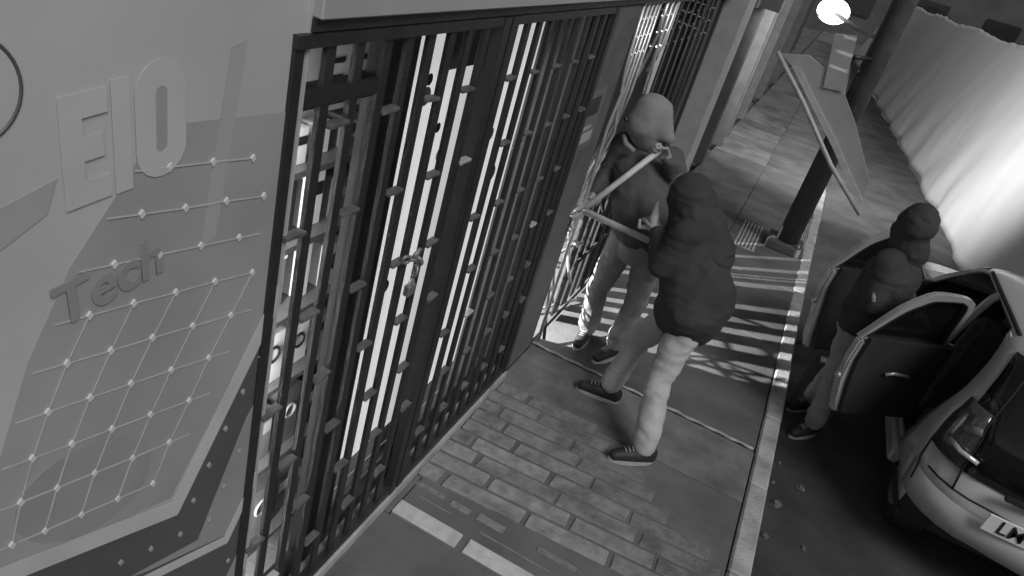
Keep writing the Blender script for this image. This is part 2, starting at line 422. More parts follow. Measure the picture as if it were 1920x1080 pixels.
for i in range(3): box('cabinet_door', (-0.24, 3.27, 0.125 + 0.72 * i), (-0.20, 3.70, 0.83 + 0.72 * i), mat('cabinet_laminate', 0.6, 0.5, var=0.15), dk, bev=0.004)

sh = empty('display_shelf', (-0.28, 1.85, 0), 'stepped display shelving holding boxed goods behind the near grille', 'shelf')
SZ = (0.30, 0.72, 1.08, 1.36, 1.62, 1.86)
for z in SZ: box('board', (-0.46, 1.42, z - 0.02), (-0.14, 1.94, z), M_shelf, sh)
for yy in (1.415, 1.947): box('upright', (-0.46, yy - 0.008, 0.12), (-0.14, yy + 0.004, 1.98), M_black, sh)
box('back_panel', (-0.475, 1.41, 0.12), (-0.462, 1.955, 2.05), M_panel2, sh)
goods = [
 (1.60, 5, .09, .11, .10, M_white, 'strip', 'low white carton with a dark strip on the top shelf by the panel'),
 (1.735, 5, .08, .10, .08, M_white, None, 'slim plain white carton in the middle of the top shelf'),
 (1.875, 5, .09, .10, .10, M_grey, 'logo', 'grey carton with a roundel at the far end of the top shelf'),
 (1.60, 4, .11, .17, .05, M_black, 'name', 'black phone box with its name printed down the front'),
 (1.735, 4, .085, .19, .09, M_white, 'strip', 'white carton with a dark strip beside the black phone box'),
 (1.875, 4, .10, .14, .10, M_grey, 'strip', 'grey carton with a pale strip on the phone box shelf'),
 (1.59, 3, .11, .19, .10, M_grey, 'edge', 'grey box with bright white edges below the black phone box'),
 (1.73, 3, .05, .20, .07, M_white, None, 'slim white box standing next to the white edged box'),
 (1.87, 3, .10, .16, .10, M_white, 'logo', 'white box with a dark roundel next to the slim white box'),
 (1.60, 2, .11, .20, .12, M_white, 'logo', 'white box with a ring mark on the third lowest shelf'),
 (1.75, 2, .10, .16, .10, M_white, 'oval', 'white box with an oval mark on the third lowest shelf'),
 (1.88, 2, .09, .14, .12, M_pale, 'strip', 'pale box with a strip on the third lowest shelf'),
 (1.60, 1, .11, .22, .12, M_grey, 'strip', 'grey carton with a pale strip on the second lowest shelf'),
 (1.74, 1, .10, .26, .10, M_shelf, 'logo', 'tall dull carton with a pale roundel on the second lowest shelf'),
 (1.88, 1, .10, .20, .12, M_black, 'strip', 'black carton with a pale strip on the second lowest shelf'),
 (1.66, 0, .14, .24, .12, M_grey, 'logo', 'grey carton with a roundel on the bottom shelf'),
 (1.84, 0, .14, .20, .12, M_shelf, 'strip', 'dull carton with a strip at the far end of the bottom shelf'),
]
for (yy, s, wy, dz, dx, m, pr, lab) in goods:
    z = SZ[s] + 0.001; xf = -0.17 - random.uniform(0, .03)
    t = empty('carton' if pr != 'name' else 'phone_box', (xf - dx / 2, yy, z), lab, 'box', 'boxed goods on the shelves')
    box('body', (xf - dx, yy - wy / 2, z), (xf, yy + wy / 2, z + dz), m, t, bev=0.002)
    inv = M_black if m in (M_white, M_pale) else M_pale
    if pr == 'strip': box('printed_strip', (xf, yy - wy / 2 + .006, z + dz * .55), (xf + .002, yy + wy / 2 - .006, z + dz * .78), inv, t)
    if pr == 'edge':
        box('edge_trim', (xf, yy - wy / 2, z + dz - .014), (xf + .003, yy + wy / 2, z + dz), M_white, t)
        box('edge_trim', (xf, yy - wy / 2, z), (xf + .003, yy - wy / 2 + .014, z + dz - .015), M_white, t)
    if pr in ('logo', 'oval'):
        bm = bmesh.new(); torus(bm, V((xf + .001, yy, z + dz * .6)), V((0, 1, 0)), V((0, 0, 1)), wy * .26, .006, 18, 5); mesh_obj('ring_print', bm_mesh(bm), inv, t)
    if pr == 'name':
        text('name_print', 'POCO X7', (xf + .002, yy - 0.005, z + dz * .5), (0, 0, -1), (0, 1, 0), 0.05, M_white, t, 0.001)
# posters in the header lights
for i, (y0, y1, lab) in enumerate(((1.585, 1.69, 'plain grey sticker in the header light next to the printed panel'), (1.705, 1.83, 'pale poster with dark print high in the near window'), (1.85, 1.96, 'pale poster with an emblem high in the near window by the wide mullion'))):
    t = empty('poster', (-0.2, (y0 + y1) / 2, 2.1), lab, 'poster', 'small posters over the near window')
    box('sheet', (-0.205, y0, 1.99), (-0.2, y1, 2.21), M_grey if i == 0 else M_pale, t)
    if i:
        for k in range(3): box('print', (-0.2, y0 + .02 + .01 * k, 2.03 + .05 * k), (-0.198, y1 - .03, 2.045 + .05 * k), M_black, t)

# ------------------------------------------------------------------ printed vinyl panel beside the camera
pn = empty('printed_panel', (0.0, 0.6, 0), 'large glossy printed panel with letters, chevrons and a dotted grid', 'panel')
PX = 0.0
box('sheet', (-0.10, -1.2, -0.02), (PX, 1.355, 3.0), M_panel, pn)
box('edge_trim', (-0.10, 1.3555, -0.02), (PX + 0.004, 1.366, 3.0), mat('trim_white', 0.5, 0.4, var=0.05), pn)
def flat(name, pts, m, x, parent=pn, th=0.003):
    return prism(name, [(x, a, b) for a, b in pts], (th, 0, 0), m, parent)
flat('chevron_dark', [(1.354, 1.56), (1.052, 1.062), (0.30, 1.385), (0.30, 0.0), (1.354, 0.0)], M_panel2, PX + 0.001, th=0.001)
flat('chevron_mid', [(1.354, 1.33), (1.285, 1.24), (1.135, 0.885), (0.90, 0.965), (0.96, 0.93), (1.25, 0.80), (1.354, 0.93)], M_panel3, PX + 0.0025, th=0.001)
flat('chevron_mid', [(1.354, 0.72), (1.22, 0.50), (1.0, 0.58), (1.24, 0.36), (1.354, 0.55)], M_panel3, PX + 0.0025, th=0.001)
flat('chevron_band', [(1.354, 1.655), (1.033, 1.13), (0.30, 1.43), (0.30, 1.385), (1.052, 1.062), (1.354, 1.56)], M_band, PX + 0.004, th=0.0015)
flat('chevron_band', [(1.354, 0.985), (1.245, 0.80), (0.60, 1.07), (0.60, 1.04), (1.258, 0.757), (1.354, 0.925)], M_band, PX + 0.004, th=0.0015)
flat('chevron_band', [(1.354, 0.60), (1.23, 0.42), (0.6, 0.66), (0.6, 0.64), (1.245, 0.38), (1.354, 0.55)], M_band, PX + 0.004, th=0.0015)
flat('peeling_film_shade', [(1.354, 2.125), (0.953, 2.157), (0.897, 2.071), (0.777, 1.926), (0.69, 1.762), (0.62, 1.56), (0.58, 1.30), (1.03, 1.14), (1.354, 1.64)], mat('vinyl_film_falloff', 0.41, 0.3, var=0.12, scale=2.5, stain=0.12), PX + 0.001, th=0.001)  # darker tone of the film also carries the light falloff down the panel
flat('shade_print', [(0.30, 2.06), (0.62, 2.06), (0.76, 2.10), (0.74, 2.04), (0.62, 1.98), (0.30, 1.96)], mat('vinyl_faint', 0.46, 0.35, var=0.05), PX + 0.001, th=0.001)
flat('corner_print', [(1.13, 2.29), (1.17, 2.30), (1.12, 1.87), (1.08, 1.86)], mat('vinyl_faint', 0.46, 0.35, var=0.05), PX + 0.0025, th=0.001)
flat('oval_print', [(0.80 + 0.16 * math.cos(a) , 1.36 + 0.13 * math.sin(a) + 0.25 * 0.16 * math.cos(a) * -1) for a in [2 * math.pi * i / 28 for i in range(28)]], mat('vinyl_faint_dark', 0.35, 0.35, var=0.07), PX + 0.0025, th=0.001)  # oval toned down together with the film for the light falloff
DOTROWS = [[(0.987, 2.069), (1.098, 2.055), (1.215, 2.038)], [(0.925, 1.987), (1.031, 1.969), (1.144, 1.953), (1.263, 1.933)], [(0.865, 1.899), (0.969, 1.883), (1.078, 1.865), (1.194, 1.846)], [(0.811, 1.808), (0.909, 1.792), (1.015, 1.773), (1.127, 1.755), (1.25, 1.731)], [(0.762, 1.722), (0.856, 1.702), (0.957, 1.683), (1.068, 1.66), (1.188, 1.634)], [(0.72, 1.63), (0.808, 1.611), (0.904, 1.59), (1.011, 1.566), (1.125, 1.539)], [(0.684, 1.538), (0.765, 1.517), (0.857, 1.494), (0.957, 1.469), (1.07, 1.44)], [(0.655, 1.444), (0.729, 1.423), (0.814, 1.399), (0.91, 1.371), (1.015, 1.344)], [(0.631, 1.346), (0.698, 1.325), (0.78, 1.301), (0.871, 1.273), (0.97, 1.242)]]
DOTEX = [[(1.315, 1.442), (1.26, 1.352), (1.206, 1.257), (1.155, 1.162), (1.107, 1.068), (1.067, 0.972)], [(1.326, 1.223), (1.271, 1.128), (1.221, 1.028), (1.176, 0.93)], [(1.345, 0.842), (1.318, 0.748), (1.272, 0.661)], [(0.97, 1.007), (0.88, 1.045)]]
XD = PX + 0.0125
bm = bmesh.new(); s = 0.0095
add_prism(bm, [(0, -s * .75, s * .2), (0, -s * .2, -s), (0, s * .75, -s * .2), (0, s * .2, s)], (0.0058, 0, 0)); ME_DOT = bm_mesh(bm); ME_DOT.materials.append(M_dot)
ME_DOT2 = ME_DOT.copy(); ME_DOT2.materials.clear(); ME_DOT2.materials.append(mat('vinyl_dot_dull', 0.36, 0.5, var=0.1))
for r in DOTROWS + DOTEX:
    for (a, b) in r: mesh_obj('dot', ME_DOT2 if r in DOTEX else ME_DOT, None, pn, loc=(PX + 0.001, a, b))
def ln(p, q, wd=0.0016):
    d = V((0, q[0] - p[0], q[1] - p[1])); n = V((0, -d.z, d.y)).normalized() * wd
    x = PX + 0.0037
    P = [V((x, *p)) - n, V((x, *q)) - n, V((x, *q)) + n, V((x, *p)) + n]
    bm = bmesh.new(); add_prism(bm, P, (0.0012, 0, 0)); mesh_obj('grid_line', bm_mesh(bm), M_line, pn)
for r in DOTROWS:
    d = (r[1][0] - r[0][0], r[1][1] - r[0][1]); e = (r[-1][0] - r[-2][0], r[-1][1] - r[-2][1])
    ln((r[0][0] - d[0] * .7, r[0][1] - d[1] * .7), r[0])
    for p, q in zip(r, r[1:]): ln(p, q)
    if r[-1][0] < 1.2 and r[-1][1] > 1.3: ln(r[-1], (r[-1][0] + e[0] * .6, r[-1][1] + e[1] * .6))
for i in range(3, 8):
    for c in range(5):
        if c < len(DOTROWS[i]) and c < len(DOTROWS[i + 1]): ln(DOTROWS[i][c], DOTROWS[i + 1][c], 0.001)
for r in DOTEX[:1]:
    for p, q in zip(r[1:], r[2:]): pass
# letters
LX, LY = V((0, 1, 0.10)), V((0, -0.05, 1))
def glyph(name, polys, c, wd, ht, m, x, th=0.0012):
    bm = bmesh.new()
    for poly in polys:
        add_prism(bm, [V((x, *c)) + LX * (u * wd) + LY * (v * ht) for u, v in poly], (th, 0, 0))
    bm.normal_update()
    bmesh.ops.triangulate(bm, faces=[f for f in bm.faces if len(f.verts) > 4], ngon_method='EAR_CLIP')
    return mesh_obj(name, bm_mesh(bm), m, pn)
def stadium(w_, h_, n=10):
    r = w_ / 2; a_ = h_ / 2 - r
    return [(r * math.cos(math.pi * k / n), a_ + r * math.sin(math.pi * k / n)) for k in range(n + 1)] + [(r * math.cos(math.pi + math.pi * k / n), -a_ + r * math.sin(math.pi + math.pi * k / n)) for k in range(n + 1)]
glyph('letter', [[(-.5, -.5), (.5, -.5), (.5, -.28), (-.05, -.28), (-.05, -.10), (.38, -.10), (.38, .12), (-.05, .12), (-.05, .28), (.5, .28), (.5, .5), (-.5, .5)]], (0.812, 2.14), 0.088, 0.20, M_letter, PX + 0.0034)
glyph('letter', [[(-.5, -.5), (.5, -.5), (.5, .5), (-.5, .5)]], (0.882, 2.15), 0.036, 0.21, M_letter, PX + 0.0034)
so_, si_ = stadium(0.112, 0.225), stadium(0.026, 0.125)
bm = bmesh.new(); cO = V((PX + 0.0034, 0.965, 2.168)); rr = []
for (a_, b_) in zip(so_, si_):
    rr.append([bm.verts.new(cO + LX * u + LY * v + V((t_, 0, 0))) for (u, v) in (a_, b_) for t_ in (0, .0012)])
for k in range(len(rr)):
    p, q = rr[k], rr[(k + 1) % len(rr)]
    for f in ((p[1], q[1], q[3], p[3]), (p[0], p[2], q[2], q[0]), (p[0], q[0], q[1], p[1]), (p[2], p[3], q[3], q[2])): bm.faces.new(f)
mesh_obj('letter', bm_mesh(bm), M_letter, pn)
prism('letter_slot', [cO + LX * u * .98 + LY * v * .99 + V((-.0003, 0, 0)) for u, v in si_], (0.0008, 0, 0), mat('slot_dark', 0.40, 0.4, var=0.08), pn)  # darker fill in the slot of the letter
text('small_lettering', 'Tech', (PX + 0.0056, 0.86, 1.865), (0, 1, 0.16), (0, -0.1, 1), 0.125, M_letter2, pn, 0.001, 0.95, 0.025)
bm = bmesh.new(); torus(bm, V((PX, 0.629, 2.26)), V((0, 1, 0)), V((0, 0, 1)), 0.083, 0.003, 40, 6); mesh_obj('round_emblem', bm_mesh(bm, True), M_panel2, pn)

# ------------------------------------------------------------------ forced doorway gate: bent and broken bars
bg_ = empty('broken_gate', (-0.02, 4.8, 0), 'forced doorway gate with bent and twisted bars beside the grey pier', 'gate')
GZ = FZ - 0.035
def bend(pts, r=0.011, m=M_steel): return tube('bar', pts, r, m, bg_, 8)
bend([(0.0, 4.225, GZ), (0.01, 4.225, 1.95), (0.03, 4.245, 1.80), (0.02, 4.225, 1.6), (0.03, 4.235, 1.2), (0.02, 4.24, 0.95), (0.03, 4.23, 0.03)], 0.012)
bend([(0.0, 4.33, GZ), (0.0, 4.33, 1.8), (0.04, 4.35, 1.55), (-0.02, 4.36, 1.2), (-0.10, 4.42, 0.9), (-0.22, 4.58, 0.55)])
bend([(0.0, 4.42, GZ), (0.0, 4.42, 1.7), (-0.05, 4.44, 1.35), (-0.14, 4.5, 1.05), (0.02, 4.36, 0.62), (0.10, 4.30, 0.5)])
bend([(0.0, 4.52, GZ), (-0.01, 4.53, 1.6), (-0.06, 4.56, 1.3), (-0.12, 4.66, 1.1)])
bend([(0.0, 4.60, GZ), (0.0, 4.60, 1.75), (-0.03, 4.62, 1.4)])
bend([(0.0, 4.78, GZ), (0.0, 4.8, 2.1), (-0.04, 4.9, 1.95), (-0.06, 4.93, 1.8)], 0.014)
bend([(0.0, 4.92, GZ), (0.0, 4.93, 2.0), (0.01, 4.95, 1.7)], 0.014)
bend([(0.0, 5.06, GZ), (0.0, 5.05, 2.02), (-0.03, 4.98, 1.84)], 0.014)
for yy in (5.22, 5.45, 5.68, 5.92, 6.16, 6.40): bend([(0.0, yy, GZ), (0.0, yy + .01, 1.2), (0.0, yy, 0.03)], 0.012, M_dark)
bend([(0.06, 4.26, 0.04), (-0.15, 4.62, 0.42), (-0.35, 4.95, 0.72)], 0.012, M_dark)
bend([(0.02, 4.32, 0.30), (-0.18, 4.66, 0.56), (-0.3, 4.85, 0.70)], 0.010, M_dark)
bend([(-0.02, 4.26, 0.55), (-0.14, 4.40, 0.60), (-0.22, 4.62, 0.82), (-0.30, 4.75, 0.9)])
bend([(-0.05, 4.28, 0.72), (-0.18, 4.55, 0.66), (-0.12, 4.6, 0.55)])
bend([(0.0, 4.25, 0.42), (-0.16, 4.40, 0.50), (-0.24, 4.70, 0.40)])
bend([(-0.25, 4.42, 0.02), (-0.10, 4.70, 0.03), (0.05, 5.05, 0.03)], 0.010)
bend([(0.0, 4.24, 0.98), (0.0, 6.55, 0.94)], 0.014, M_dark)
bend([(0.0, 4.75, 0.45), (0.0, 6.55, 0.48)], 0.014, M_dark)
bend([(0.0, 4.85, 0.96), (0.0, 5.35, 0.47)], 0.012, M_dark)
for (y0, y1, z0, z1) in ((4.61, 4.73, 0.03, 0.97), (4.81, 4.93, 0.03, 0.9), (5.01, 5.10, 0.03, 0.97), (5.18, 5.31, 0.03, 0.94), (5.39, 5.70, 0.03, 1.0), (5.79, 5.86, 0.03, 0.94), (5.94, 6.03, 0.03, 0.97), (6.10, 6.30, 0.03, 0.97), (6.38, 6.55, 0.03, 1.0)): box('light_slit_board', (-0.034, y0, z0), (-0.018, y1, z1), M_dark, bg_, bev=0.003)  # boards added and spaced to cut the lamp light into pavement streaks
trnd = random.Random(11)
for k in range(15):
    c = V((trnd.uniform(-0.30, 0.0), trnd.uniform(4.3, 4.72), trnd.uniform(0.42, 0.95)))
    d = V((trnd.uniform(-1, .6), trnd.uniform(-.4, 1), trnd.uniform(-.9, .9))).normalized() * trnd.uniform(.10, .2)
    kx = V((trnd.uniform(-.04, .04), trnd.uniform(-.04, .04), trnd.uniform(-.05, .05)))
    bend([c - d, c + kx, c + d], trnd.uniform(.009, .014))
box('gate_frame', (-0.03, 6.56, 0.0), (0.01, 6.61, GZ), M_dark, bg_)
box('gate_frame', (-0.03, 4.197, GZ - .005), (0.01, 6.55, GZ + .028), M_dark, bg_)
rs = empty('light_block_shutter', (-0.32, 5.4, 0.85), 'added dark slatted shutter blocking the shop light half way down behind the forced gate', 'shutter')  # shutter added to keep the shop lamp off the figure at the gate
bm = bmesh.new(); add_box(bm, (0, 0, 0), (0.03, 2.70, 0.086), bev=0.008); ME_SL = bm_mesh(bm); ME_SL.materials.append(mat('light_block_slat', 0.035, 0.6, var=0.2))
bm = bmesh.new(); add_box(bm, (0, 0, 0), (0.03, 2.70, 0.098), bev=0.006); ME_SL2 = bm_mesh(bm); ME_SL2.materials.append(MATS['light_block_slat'])
for k in range(2, 17): mesh_obj('slat', ME_SL2 if k < 12 else ME_SL, None, rs, loc=(-0.335 + 0.008 * (k % 2), 5.24, 0.90 + 0.09 * k))  # upper slats of the added shutter leave gaps so lamp light leaks onto the bars
box('light_block_bar', (-0.36, 3.89, 0.97), (-0.31, 6.59, 1.02), M_frame, rs)
# lock plate forced off at the pier edge
lk = empty('lock_plate', (0.02, 4.22, 0.98), 'forced bright lock hardware hanging at the pier edge by the jaws', 'lock')
box('plate', (0.004, 4.19, 0.93), (0.016, 4.25, 1.05), M_steel, lk, bev=0.003)
bm = bmesh.new(); torus(bm, V((0.02, 4.16, 0.96)), V((0, 1, 0)), V((0, 0, 1)), 0.028, 0.007); mesh_obj('hasp', bm_mesh(bm, True), M_steel, lk)
tube('bolt', [(0.02, 4.12, 0.93), (0.03, 4.22, 0.925)], 0.009, M_steel, lk)

# shop lamp inside the doorway
lp = empty('ceiling_lamp', (-3.0, 3.2, 2.3), 'bare bulb lamp hanging inside the forced doorway', 'lamp')
tube('cord', [(-3.0, 3.2, 2.749), (-3.0, 3.2, 2.27)], 0.005, M_black, lp, 6)
bm = bmesh.new(); bmesh.ops.create_uvsphere(bm, u_segments=16, v_segments=10, radius=0.04, matrix=Matrix.Translation((-3.0, 3.2, 2.22))); mesh_obj('bulb', bm_mesh(bm, True), M_lamp, lp)
def point(name, loc, e, r):
    ld = bpy.data.lights.new(name, 'POINT'); ld.energy = e; ld.shadow_soft_size = r
    o = bpy.data.objects.new(name, ld); COL.objects.link(o); o.location = loc; return o
point('shop_bulb_light', (-3.0, 3.2, 2.13), 4200, 0.03)
# window display strip lamp
sp = empty('strip_lamp', (-0.13, 1.945, 0.2), 'upright strip lamp at the near edge of the shop window beside the display shelves', 'lamp')
box('housing', (-0.135, 1.340, 0.2), (-0.122, 1.366, 2.2), M_white, sp)
al = bpy.data.lights.new('strip_light', 'AREA'); al.shape = 'RECTANGLE'; al.size = 0.02; al.size_y = 2.0; al.energy = 60
ao = bpy.data.objects.new('strip_light', al); COL.objects.link(ao); ao.location = (-0.118, 1.372, 1.2)
az = V((1.0, -0.12, 0)).normalized()          # lamp's local +Z, light leaves along -Z
ax_ = V((0, 0, 1)).cross(az).normalized()
ao.rotation_euler = Matrix((ax_, V((0, 0, 1)), az)).transposed().to_euler()

# ------------------------------------------------------------------ neighbouring building and backdrop
nb = empty('neighbour_building', (-0.5, 14, 0), 'dark neighbouring shop front with door posts beyond the pale pilaster', 'building')
box('wall', (-0.6, 7.96, 0), (-0.35, 30, 3.2), M_in, nb)
box('fascia', (-0.34, 7.96, 2.45), (0.05, 30, 3.2), M_frame, nb)
for (yy, xx, wd) in ((8.7, 0.0, .12), (10.2, 0.03, .18), (11.6, 0.06, .14), (12.4, 0.04, .25), (14.2, 0.04, .2), (17, 0.02, .2), (20, .02, .2)):
    box('door_post', (-0.349, yy, 0), (xx, yy + wd, 2.448), mat('post_paint', 0.08, 0.8, var=0.2, scale=5), nb, bev=0.005)
box('awning_box', (-0.3, 8.4, 2.2), (0.12, 8.6, 2.44), M_grey, nb)
box('awning_box', (-0.3, 9.6, 2.15), (0.25, 9.9, 2.44), M_wall, nb)
fb = empty('far_building', (12, 45, 0), 'dark building closing the far end of the street', 'building')
box('wall', (-14, 45, -0.12), (40, 52, 9), M_far, fb)
for k in range(14):
    o = box('window', (-10 + 3.4 * k, 44.93, 1.2), (-8.4 + 3.4 * k, 44.995, 2.8), M_black, fb)
ob = empty('opposite_building', (19, 20, 0), 'dark building standing behind the white tarpaulin across the road', 'building')
box('wall', (16, -6, -0.12), (22, 44, 8), M_far, ob)
for k in range(12): box('window', (15.95, -4 + 4 * k, 1.0), (15.995, -2.2 + 4 * k, 2.6), M_black, ob)

# ------------------------------------------------------------------ tarpaulin hoarding along the far side of the road
tp = empty('tarpaulin_hoarding', (3.7, 12, -0.12), 'long white wrinkled tarpaulin hung on a fence beyond the car', 'tarpaulin')
keys = [(7.9, 3.86), (9.06, 3.75), (10.9, 3.58), (13.3, 3.45), (18.3, 3.1), (26.3, 2.46), (36, 1.8)]
def key(y):
    for (a, b), (c, d) in zip(keys, keys[1:]):
        if a <= y <= c: return b + (d - b) * (y - a) / (c - a)
    return keys[-1][1]
bm = bmesh.new(); NY, NZ = 260, 26
grid = []
for i in range(NY + 1):
    yy = 7.9 + (36 - 7.9) * (i / NY) ** 1.5
    rowv = []
    for j in range(NZ + 1):
        t = j / NZ
        top = 2.46 + 0.03 * math.sin(yy * 1.3) + 0.03 * noise.noise(V((yy * 2, 0, 3)))
        z = -0.1 + 0.03 * math.sin(yy * 2.1) * (1 - t) + (top + 0.1) * t
        fold = (0.035 * math.sin(yy * 3.4 + 2.0 * noise.noise(V((yy * .7, t * 2, 5)))) * max(0, 1 - t * 1.6) + 0.03 * noise.noise(V((yy * .6 - t * 1.2, t * 1.1, 0.3))) + 0.02 * noise.noise(V((yy * 3 - t * 5, t * 2, 1))) * max(0.1, 1 - 1.3 * t))
        rowv.append(bm.verts.new((key(yy) + 0.75 * t ** 1.2 + fold * (0.4 + 0.6 * (1 - t)), yy, z)))
    grid.append(rowv)
for i in range(NY):
    for j in range(NZ): bm.faces.new((grid[i][j], grid[i + 1][j], grid[i + 1][j + 1], grid[i][j + 1]))
o = mesh_obj('sheet', bm_mesh(bm, True), M_tarp, tp)
md = o.modifiers.new('thickness', 'SOLIDIFY'); md.thickness = 0.012; md.offset = 0
for k in range(9):
    yy = 8.2 + 3.1 * k
    tube('post', [(key(yy) + 0.95, yy, -0.12), (key(yy) + 0.95, yy, 2.2)], 0.03, M_dark, tp)

# ------------------------------------------------------------------ pole, bent signboard and its lamp
po = empty('utility_pole', (1.4, 8.2, 0), 'thick dark pole standing at the kerb behind the tilted signboard', 'pole')
tube('shaft', [(1.4, 8.2, 0), (1.4, 8.2, 6)], [0.118, 0.10], M_pole, po, 20)
box('base_collar', (1.2, 8.02, 0.0), (1.58, 8.4, 0.10), M_pole, po, bev=0.01)
tube('base_bolt', [(1.25, 8.06, 0.1), (1.25, 8.06, 0.14)], 0.015, M_lip, po); tube('base_bolt', [(1.53, 8.06, 0.1), (1.53, 8.06, 0.14)], 0.015, M_lip, po)
sg = empty('signboard', (1.2, 7.75, 0.8), 'pale metal signboard hanging tilted on its bracket at the dark pole', 'sign')
SY = 7.72
prism('board', [(x, SY, z) for x, z in [(0.57, 1.93), (0.78, 1.83), (1.39, 1.30), (1.83, 0.90), (1.82, 1.10), (1.47, 1.55), (1.26, 1.77), (1.08, 1.80), (1.0, 1.93), (0.82, 1.99)]], (0, 0.07, 0), M_sign, sg)
prism('folded_edge', [(x, SY - 0.06, z) for x, z in [(0.72, 1.86), (1.36, 1.30), (1.81, 0.88), (1.84, 0.92), (1.41, 1.33), (0.79, 1.87)]], (0, 0.058, 0), M_signed, sg)
tube('rail', [(0.54, SY - 0.05, 1.94), (0.94, SY - 0.06, 1.60), (1.43, SY - 0.06, 1.13), (1.88, SY - 0.05, 0.78)], 0.022, M_signed, sg)
prism('bracket_arm', [(x, SY - 0.02, z) for x, z in [(0.95, 2.24), (1.14, 2.28), (1.24, 1.79), (1.06, 1.77)]], (0, 0.05, 0), M_sign, sg)
tube('bracket', [(1.2, SY + 0.07, 1.6), (1.36, 8.12, 1.6)], 0.02, M_dark, sg); tube('bracket', [(1.2, SY + 0.03, 2.1), (1.36, 8.12, 2.1)], 0.02, M_dark, sg)
fl = empty('floodlight', (0.85, 8.9, 2.36), 'lit floodlight on an arm of the dark pole, aimed at the tarpaulin', 'lamp')
FD = V((1.5, 5.0, -0.5)).normalized()
fc = V((0.82, 8.9, 2.37))
fs = FD.cross(V((0, 0, 1))).normalized(); fu = fs.cross(FD)
def fbox(name, c, a, b, t, m):
    bm = bmesh.new(); add_prism(bm, [c - fs * a - fu * b, c + fs * a - fu * b, c + fs * a + fu * b, c - fs * a + fu * b], FD * t); mesh_obj(name, bm_mesh(bm), m, fl)
fbox('housing', fc - FD * .05, .12, .09, .05, M_signed)
bm = bmesh.new()
mt = Matrix((fs * .17, fu * .13, FD * .15)).transposed().to_4x4(); mt.translation = fc + FD * .03
bmesh.ops.create_uvsphere(bm, u_segments=20, v_segments=12, radius=1.0, matrix=mt)
mesh_obj('lens_dome', bm_mesh(bm, True), M_lamp, fl)
tube('arm', [fc - FD * .04, (1.1, 8.5, 2.30), (1.38, 8.22, 2.28)], 0.022, M_signed, fl)
fo = bpy.data.lights.new('floodlight_light', 'SPOT'); fo.energy = 1350; fo.spot_size = R(126); fo.spot_blend = 1.0; fo.shadow_soft_size = 0.1
fo_o = bpy.data.objects.new('floodlight_light', fo); COL.objects.link(fo_o); fo_o.location = fc + FD * 0.22
fo_o.rotation_euler = (-FD).to_track_quat('Z', 'Y').to_euler()

# ------------------------------------------------------------------ parked car with both left doors open
CX0, CY0, CW = 2.40, 3.86, 1.60
car = empty('hatchback_car', (CX0 + CW / 2, CY0 + 1.8, -0.12), 'silver hatchback with both kerb-side doors open, parked at the kerb', 'car')
# rows: z, rear u, front u, inset of side, corner radius, C, B1, B2, A
ROWS = [
 (0.17, 0.26, 3.42, 0.09, 0.3, 0.78, 1.22, 1.32, 2.3),
 (0.21, 0.16, 3.52, 0.05, 0.34, 0.78, 1.22, 1.32, 2.3),
 (0.27, 0.01, 3.58, 0, 0.36, 0.78, 1.22, 1.32, 2.3),
 (0.36, 0, 3.6, 0, 0.36, 0.76, 1.22, 1.32, 2.32),
 (0.44, 0.03, 3.6, 0, 0.36, 0.72, 1.22, 1.32, 2.34),
 (0.48, 0.09, 3.58, 0, 0.34, 0.68, 1.22, 1.32, 2.36),
 (0.6, 0.11, 3.52, 0, 0.32, 0.62, 1.22, 1.32, 2.38),
 (0.72, 0.13, 3.4, 0.01, 0.3, 0.56, 1.22, 1.32, 2.4),
 (0.8, 0.14, 2.95, 0.019, 0.28, 0.52, 1.22, 1.32, 2.42),
 (0.86, 0.16, 2.62, 0.031, 0.24, 0.5, 1.22, 1.32, 2.36),
 (0.936, 0.19, 2.5, 0.05, 0.22, 0.5, 1.23, 1.31, 2.24),
 (1.012, 0.23, 2.37, 0.068, 0.22, 0.52, 1.23, 1.31, 2.12),
 (1.088, 0.27, 2.24, 0.087, 0.22, 0.55, 1.23, 1.31, 2),
 (1.164, 0.32, 2.11, 0.105, 0.22, 0.6, 1.23, 1.31, 1.88),
 (1.225, 0.37, 2, 0.124, 0.22, 0.68, 1.23, 1.31, 1.78),
 (1.263, 0.42, 1.9, 0.149, 0.22, 0.74, 1.23, 1.31, 1.7),
 (1.282, 0.52, 1.78, 0.198, 0.22, 0.82, 1.23, 1.31, 1.6),
]
def lin(a, b, n): return [a + (b - a) * k / n for k in range(n)]
